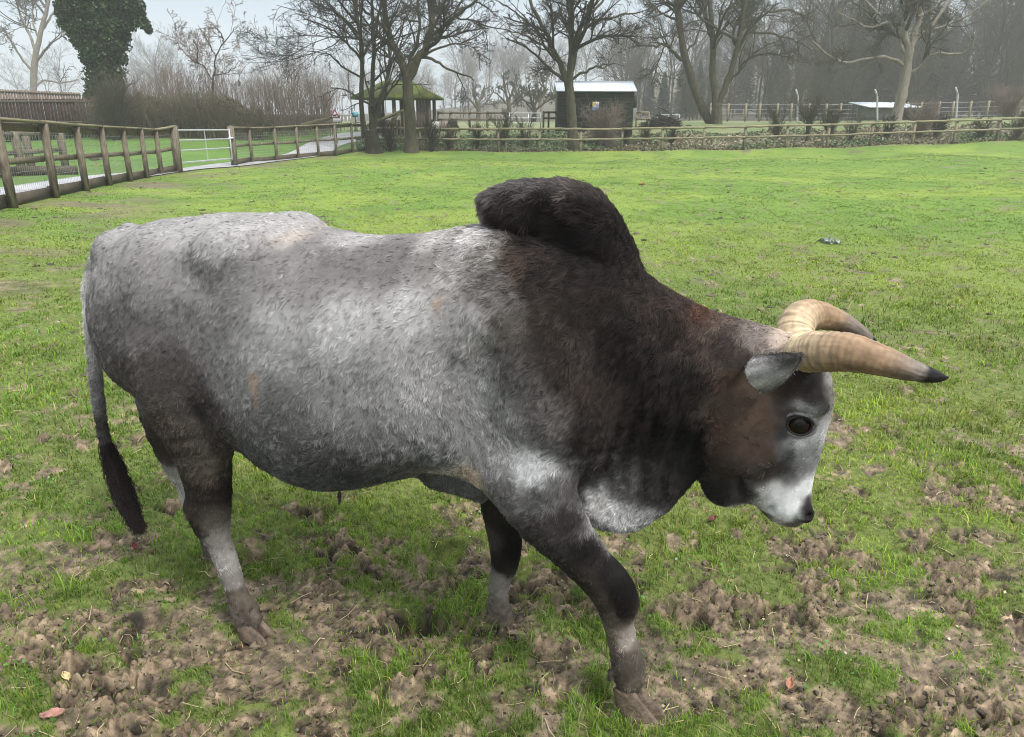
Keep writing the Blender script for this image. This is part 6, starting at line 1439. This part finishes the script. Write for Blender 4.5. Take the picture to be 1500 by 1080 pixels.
# ------------------------------------------------------------------ grass
rg = np.random.default_rng(100)
m_grass = col_mat('grass_blade', .5, .3, 0, trans=.35)
def sward(name, N_, Y0, Y1, hmin, hmax, wid, label, seed, inside=True, keep_fn=None, tuft=True, curl=.5):
    rg = np.random.default_rng(seed)
    Y = np.exp(rg.uniform(math.log(Y0), math.log(Y1), N_)); X = rg.uniform(-1, 1, N_) * (Y * .92 + .8)
    if tuft:   # half the blades gather in tufts
        nt_ = N_ // 16; k = rg.integers(0, nt_, N_ // 2); X[:N_ // 2] = X[k] + rg.normal(0, .016, N_ // 2) * (Y[k] / 2) ** .55; Y[:N_ // 2] = Y[k] + rg.normal(0, .016, N_ // 2) * (Y[k] / 2) ** .55
    z, m = surf_z(X, Y); ps = paddock_side(X, Y)
    dens = 1 - sstep(.25, .75, m) ; dens *= .35 + .65 * sstep(-.45, .25, noise(np.c_[X, Y], 4.2, 301, 3) + .25 * sstep(4, 10, Y))
    dens *= 1 - .85 * sstep(.22, .38, noise(np.c_[X, Y] * [1, .8], 4.3, 309, 3)) * sstep(3, 6, Y)
    dens = np.maximum(dens, .22)
    ok = (rg.random(N_) < dens) & ps
    for k_ in ('nf', 'ff', 'nh', 'fh'):
        q_ = to_world(LEGS[k_ + 'Q'][-1, :3])[0]; ok &= np.hypot(X - q_[0] - .02, Y - q_[1]) > .05
    X, Y, z, m = X[ok], Y[ok], z[ok], m[ok]; n = len(X)
    hv = noise(np.c_[X, Y], 1.3, 303, 3); h = rg.uniform(hmin, hmax, n) * (1 + .45 * hv) * (1 - .35 * m); w = wid * (np.maximum(Y, 1.6) / 2.2) ** .92 * rg.uniform(.6, 1.3, n)
    h = h * (1 - .25 * sstep(5, 14, Y))
    az = rg.uniform(0, 2 * PI, n); dr = np.c_[np.cos(az), np.sin(az), np.zeros(n)]; fa = az + PI / 2 + rg.normal(0, .5, n); wd = np.c_[np.cos(fa), np.sin(fa), np.zeros(n)]
    bend = h * curl * rg.uniform(.2, 1.6, n); b = np.c_[X, Y, z - .004]
    p1 = b + dr * (bend * .28)[:, None] + np.c_[np.zeros((n, 2)), h * .55]; p2 = b + dr * bend[:, None] + np.c_[np.zeros((n, 2)), h * rg.uniform(.65, 1.0, n)]
    w2 = (w / 2)[:, None]; V = np.stack([b - wd * w2, b + wd * w2, p1 + wd * w2 * .8, p1 - wd * w2 * .8, p2], 1).reshape(-1, 3)
    i = np.arange(n)[:, None] * 5; q4 = i + [0, 1, 2, 3]; q3 = i + [3, 2, 4]
    a_ = sstep(-.35, .45, noise(np.c_[X, Y], .55, 91, 3))[:, None]; c = np.array([.120, .222, .023]) * (1 - a_) + np.array([.195, .280, .035]) * a_
    c = c * (1 + .5 * noise(np.c_[X, Y], 3, 305, 2) + .35 * noise(np.c_[X, Y], 13, 307, 2))[:, None] * rg.uniform(.6, 1.45, (n, 1))
    dry = rg.random(n) < (.08 + .10 * m); c[dry] = np.array([.33, .29, .15]) * rg.uniform(.6, 1.2, (dry.sum(), 1)); yel = rg.random(n) < .15; c[yel] *= [1.5, 1.15, .8]
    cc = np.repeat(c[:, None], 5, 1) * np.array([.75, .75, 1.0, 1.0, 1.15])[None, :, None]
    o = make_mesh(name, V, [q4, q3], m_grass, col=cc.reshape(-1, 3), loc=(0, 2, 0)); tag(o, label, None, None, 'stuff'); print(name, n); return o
sward('grass', 800000, .95, 36, .013, .034, .0030, 'short green paddock grass growing in patches through the mud', 101)
sward('grass_tufts', 90000, .95, 7, .032, .062, .0034, 'taller bright grass tufts in the muddy foreground', 102, curl=.65)
# field beyond the path
# clover and small broad leaves in the foreground
n = 9000; Y = np.exp(rg.uniform(math.log(1.0), math.log(4.5), n)); X = rg.uniform(-1, 1, n) * (Y * .85 + .4); cl = noise(np.c_[X, Y], 2.3, 401, 2) > .28; X, Y = X[cl], Y[cl]; z, m = surf_z(X, Y); ok = m < .75; X, Y, z = X[ok], Y[ok], z[ok]; n = len(X)
V, F = leaves(np.c_[X, Y, z + .008 + .012 * rg.random(n)], n, .014, rg, .75); lc = np.array([.07, .17, .03]) * rg.uniform(.6, 1.5, (n, 1)); o = leafy('clover', V, F, lc, None, (0, 2, 0)); tag(o, 'small clover leaves scattered through the near grass', None, None, 'stuff')
# straw and stalks
n = 900; Y = np.exp(rg.uniform(math.log(1.0), math.log(7), n)); X = rg.uniform(-1, 1, n) * (Y * .85 + .4); z, m = surf_z(X, Y); a = rg.uniform(0, 2 * PI, n); L_ = rg.uniform(.02, .085, n); d = np.c_[np.cos(a), np.sin(a), rg.normal(0, .12, n)]; c0 = np.c_[X, Y, z + .008]
P = np.stack([c0 - d * L_[:, None] / 2, c0 + rg.normal(0, .004, (n, 3)), c0 + d * L_[:, None] / 2], 1); o = MB().tubes(P, np.full((n, 3), .0012) * rg.uniform(.6, 1.5, (n, 1)), 4).build('straw', noise_mat('dry_straw', [(.25, .19, .10), (.48, .40, .25)], 15, bump=0), None, (0, 2, 0)); tag(o, 'broken straw and dry stalks trodden into the mud', None, None, 'stuff')
# scraps of rotted leaf and trodden bits
n = 16000; Y = np.exp(rg.uniform(math.log(1.0), math.log(8), n)); X = rg.uniform(-1, 1, n) * (Y * .85 + .4); z, m = surf_z(X, Y); ok = rg.random(n) < .15 + .85 * m; X, Y, z = X[ok], Y[ok], z[ok]; n = len(X)
V, F = leaves(np.c_[X, Y, z + .004], n, .011, rg, .6); k_ = rg.random((n, 1)); lc = np.where(k_ < .55, [.045, .032, .022], np.where(k_ < .85, [.16, .125, .085], [.34, .30, .20])) * rg.uniform(.5, 1.4, (n, 1)); o = leafy('leaf_litter', V, F, lc, None, (0, 2, 0)); tag(o, 'small scraps of rotted leaf and straw in the mud', None, None, 'stuff')
# lumps of turned mud
n = 9000; Y = np.exp(rg.uniform(math.log(1.0), math.log(6.5), n)); X = rg.uniform(-1, 1, n) * (Y * .85 + .4); z, m = surf_z(X, Y); ok = (m > .35) & (noise(np.c_[X, Y], 3.1, 77, 2) > -.2); X, Y, z = X[ok], Y[ok], z[ok]; n = len(X)
th, ph = np.meshgrid(np.linspace(0, PI, 6), np.linspace(0, 2 * PI, 8)[:-1], indexing='ij'); S = np.stack([np.sin(th) * np.cos(ph), np.sin(th) * np.sin(ph), np.cos(th)], -1).reshape(-1, 3); M = len(S)
r = .0028 + .011 * rg.random(n) ** 3.2; sc = rg.uniform(.6, 1.4, (n, 1, 3)) * r[:, None, None]; V = np.c_[X, Y, z][:, None] + S[None] * sc * [1, 1, .7]; V = V.reshape(-1, 3); V += np.repeat(r, M)[:, None] * .8 * np.c_[noise(V, 90, 1, 1), noise(V, 90, 2, 1), noise(V, 90, 3, 1)]
i, j = np.meshgrid(np.arange(5), np.arange(7), indexing='ij'); a = (i * 7 + j).ravel(); b2 = (i * 7 + (j + 1) % 7).ravel(); F = np.c_[a, a + 7, b2 + 7, b2]; F = (F[None] + (np.arange(n) * M)[:, None, None]).reshape(-1, 4)
cc = np.repeat(np.array([.09, .068, .047]) * rg.uniform(.35, 1.5, (n, 1)), M, 0); o = make_mesh('mud_clods', V, F, col_mat('clod', .6, .35, .3, 60, .5, 150), col=cc, smooth=True, loc=(0, 2, 0)); tag(o, 'small dark clods of trodden mud', None, None, 'stuff')
# dark casts and scrapes dotted over the open field
n = 1500; Y = np.exp(rg.uniform(math.log(4.5), math.log(33), n)); X = rg.uniform(-1, 1, n) * (Y * .85 + .4); ok = paddock_side(X, Y) & (noise(np.c_[X, Y], .5, 501, 2) > -.35); X, Y = X[ok], Y[ok]; n = len(X); z, m = surf_z(X, Y)
r = (.008 + .020 * rg.random(n) ** 3) * (Y / 8) ** .40; sc = rg.uniform(.6, 1.6, (n, 1, 3)) * r[:, None, None]; V = np.c_[X, Y, z + r * .02][:, None] + S[None] * sc * [1.5, 1.5, .42]; V = V.reshape(-1, 3); V += np.repeat(r, M)[:, None] * .7 * np.c_[noise(V, 40, 1, 1), noise(V, 40, 2, 1), noise(V, 40, 3, 1)]
F = np.c_[a, a + 7, b2 + 7, b2] if False else (np.c_[(i * 7 + j).ravel(), (i * 7 + j).ravel() + 7, b2 + 7, b2][None] + (np.arange(n) * M)[:, None, None]).reshape(-1, 4)
o = make_mesh('worm_casts', V, F, bpy.data.materials['clod'], col=np.repeat(np.array([.055, .042, .028]) * rg.uniform(.4, 2.0, (n, 1)), M, 0), smooth=True, loc=(0, 10, 0)); tag(o, 'dark casts and scrapes of soil dotted over the open field', None, None, 'stuff')
# individual fallen leaves
m_dead = col_mat('dead_leaf', .6, .25, .3, 40, .3, 60)
def fallen_leaf(px, py, L_, col, label, seed, az):
    rg = np.random.default_rng(seed); p = on_ground(px, py); z = surf_z([p[0]], [p[1]])[0][0] + .014; nT, nS = 10, 7; V = []
    for t in np.linspace(0, 1, nT):
        w = .25 * math.sin(PI * min(t * .96 + .03, 1)) ** .8 * (1 + .12 * math.sin(t * 30))
        for s_ in np.linspace(-1, 1, nS): V.append([(t - .5) * L_, s_ * w * L_, .24 * L_ * (s_ * s_ + .8 * (t - .4) ** 2 + .15 * math.sin(t * 9 + s_ * 3))])
    V = np.array(V); c_, s_ = math.cos(az), math.sin(az); V = np.c_[V[:, 0] * c_ - V[:, 1] * s_, V[:, 0] * s_ + V[:, 1] * c_, V[:, 2]] + [p[0], p[1], z]
    i = (np.arange(nT - 1)[:, None] * nS + np.arange(nS - 1)[None]).ravel(); o = make_mesh('fallen_leaf', V, np.c_[i, i + nS, i + nS + 1, i + 1], m_dead, col=np.tile(lin(col), (len(V), 1)) * rg.uniform(.8, 1.15, (len(V), 1)), smooth=True, loc=(p[0], p[1], z))
    so = o.modifiers.new('thick', 'SOLIDIFY'); so.thickness = .0012; tag(o, label, 'leaf', 'fallen leaves lying in the paddock')
fallen_leaf(78, 1052, .062, (150, 112, 100), 'pinkish brown dead leaf in the bottom left corner', 1, .3)
fallen_leaf(1157, 1003, .045, (150, 106, 86), 'orange brown dead leaf in the mud below the muzzle, near the bottom edge', 2, 1.1)
fallen_leaf(1358, 565, .055, (205, 160, 150), 'pale pink dead leaf lying below the tip of the near horn', 3, .1)
fallen_leaf(198, 803, .05, (92, 50, 42), 'dark red dead leaf just under the tail tuft', 4, 2.2)
fallen_leaf(1043, 765, .05, (88, 48, 46), 'dark red dead leaf below the jaw', 5, .8)
fallen_leaf(98, 996, .04, (185, 165, 125), 'narrow straw-coloured dead leaf at the lower left', 6, 2.4)
fallen_leaf(940, 272, .16, (140, 90, 60), 'lone rusty dead leaf far out in the open grass, between the hump and the back fence', 7, .2)
# silvery tuft of frosted weed
p = on_ground(1216, 356); n = 500; X, Y = p[0] + rg.uniform(-.09, .09, n), p[1] + rg.uniform(-.12, .12, n); z = ground_z(X, Y); V, F = leaves(np.c_[X, Y, z + .012 + .03 * rg.random(n)], n, .04, rg); lc = np.array([.28, .34, .27]) * rg.uniform(.5, 1.3, (n, 1)); o = leafy('silvery_plant', V, F, lc, None, (p[0], p[1], z[0])); tag(o, 'flat patch of silvery grey-green weed in the open grass', 'plant')
# ------------------------------------------------------------------ haze
mh = bpy.data.materials.new('mist'); mh.use_nodes = True; nt = mh.node_tree; nt.nodes.clear(); ou = nt.nodes.new('ShaderNodeOutputMaterial'); pv_ = nt.nodes.new('ShaderNodeVolumePrincipled')
pv_.inputs['Color'].default_value = (.965, .965, .955, 1); pv_.inputs['Density'].default_value = 0.0014; pv_.inputs['Anisotropy'].default_value = 0.2; nt.links.new(pv_.outputs[0], ou.inputs['Volume'])
mb = MB(); bx(mb, -430, 430, -35, 640, -3.0, 62); o = mb.build('haze', mh, None, (0, 300, 0)); tag(o, 'pale winter mist', None, None, 'stuff')
print('all done', round(time.time() - T0, 1))
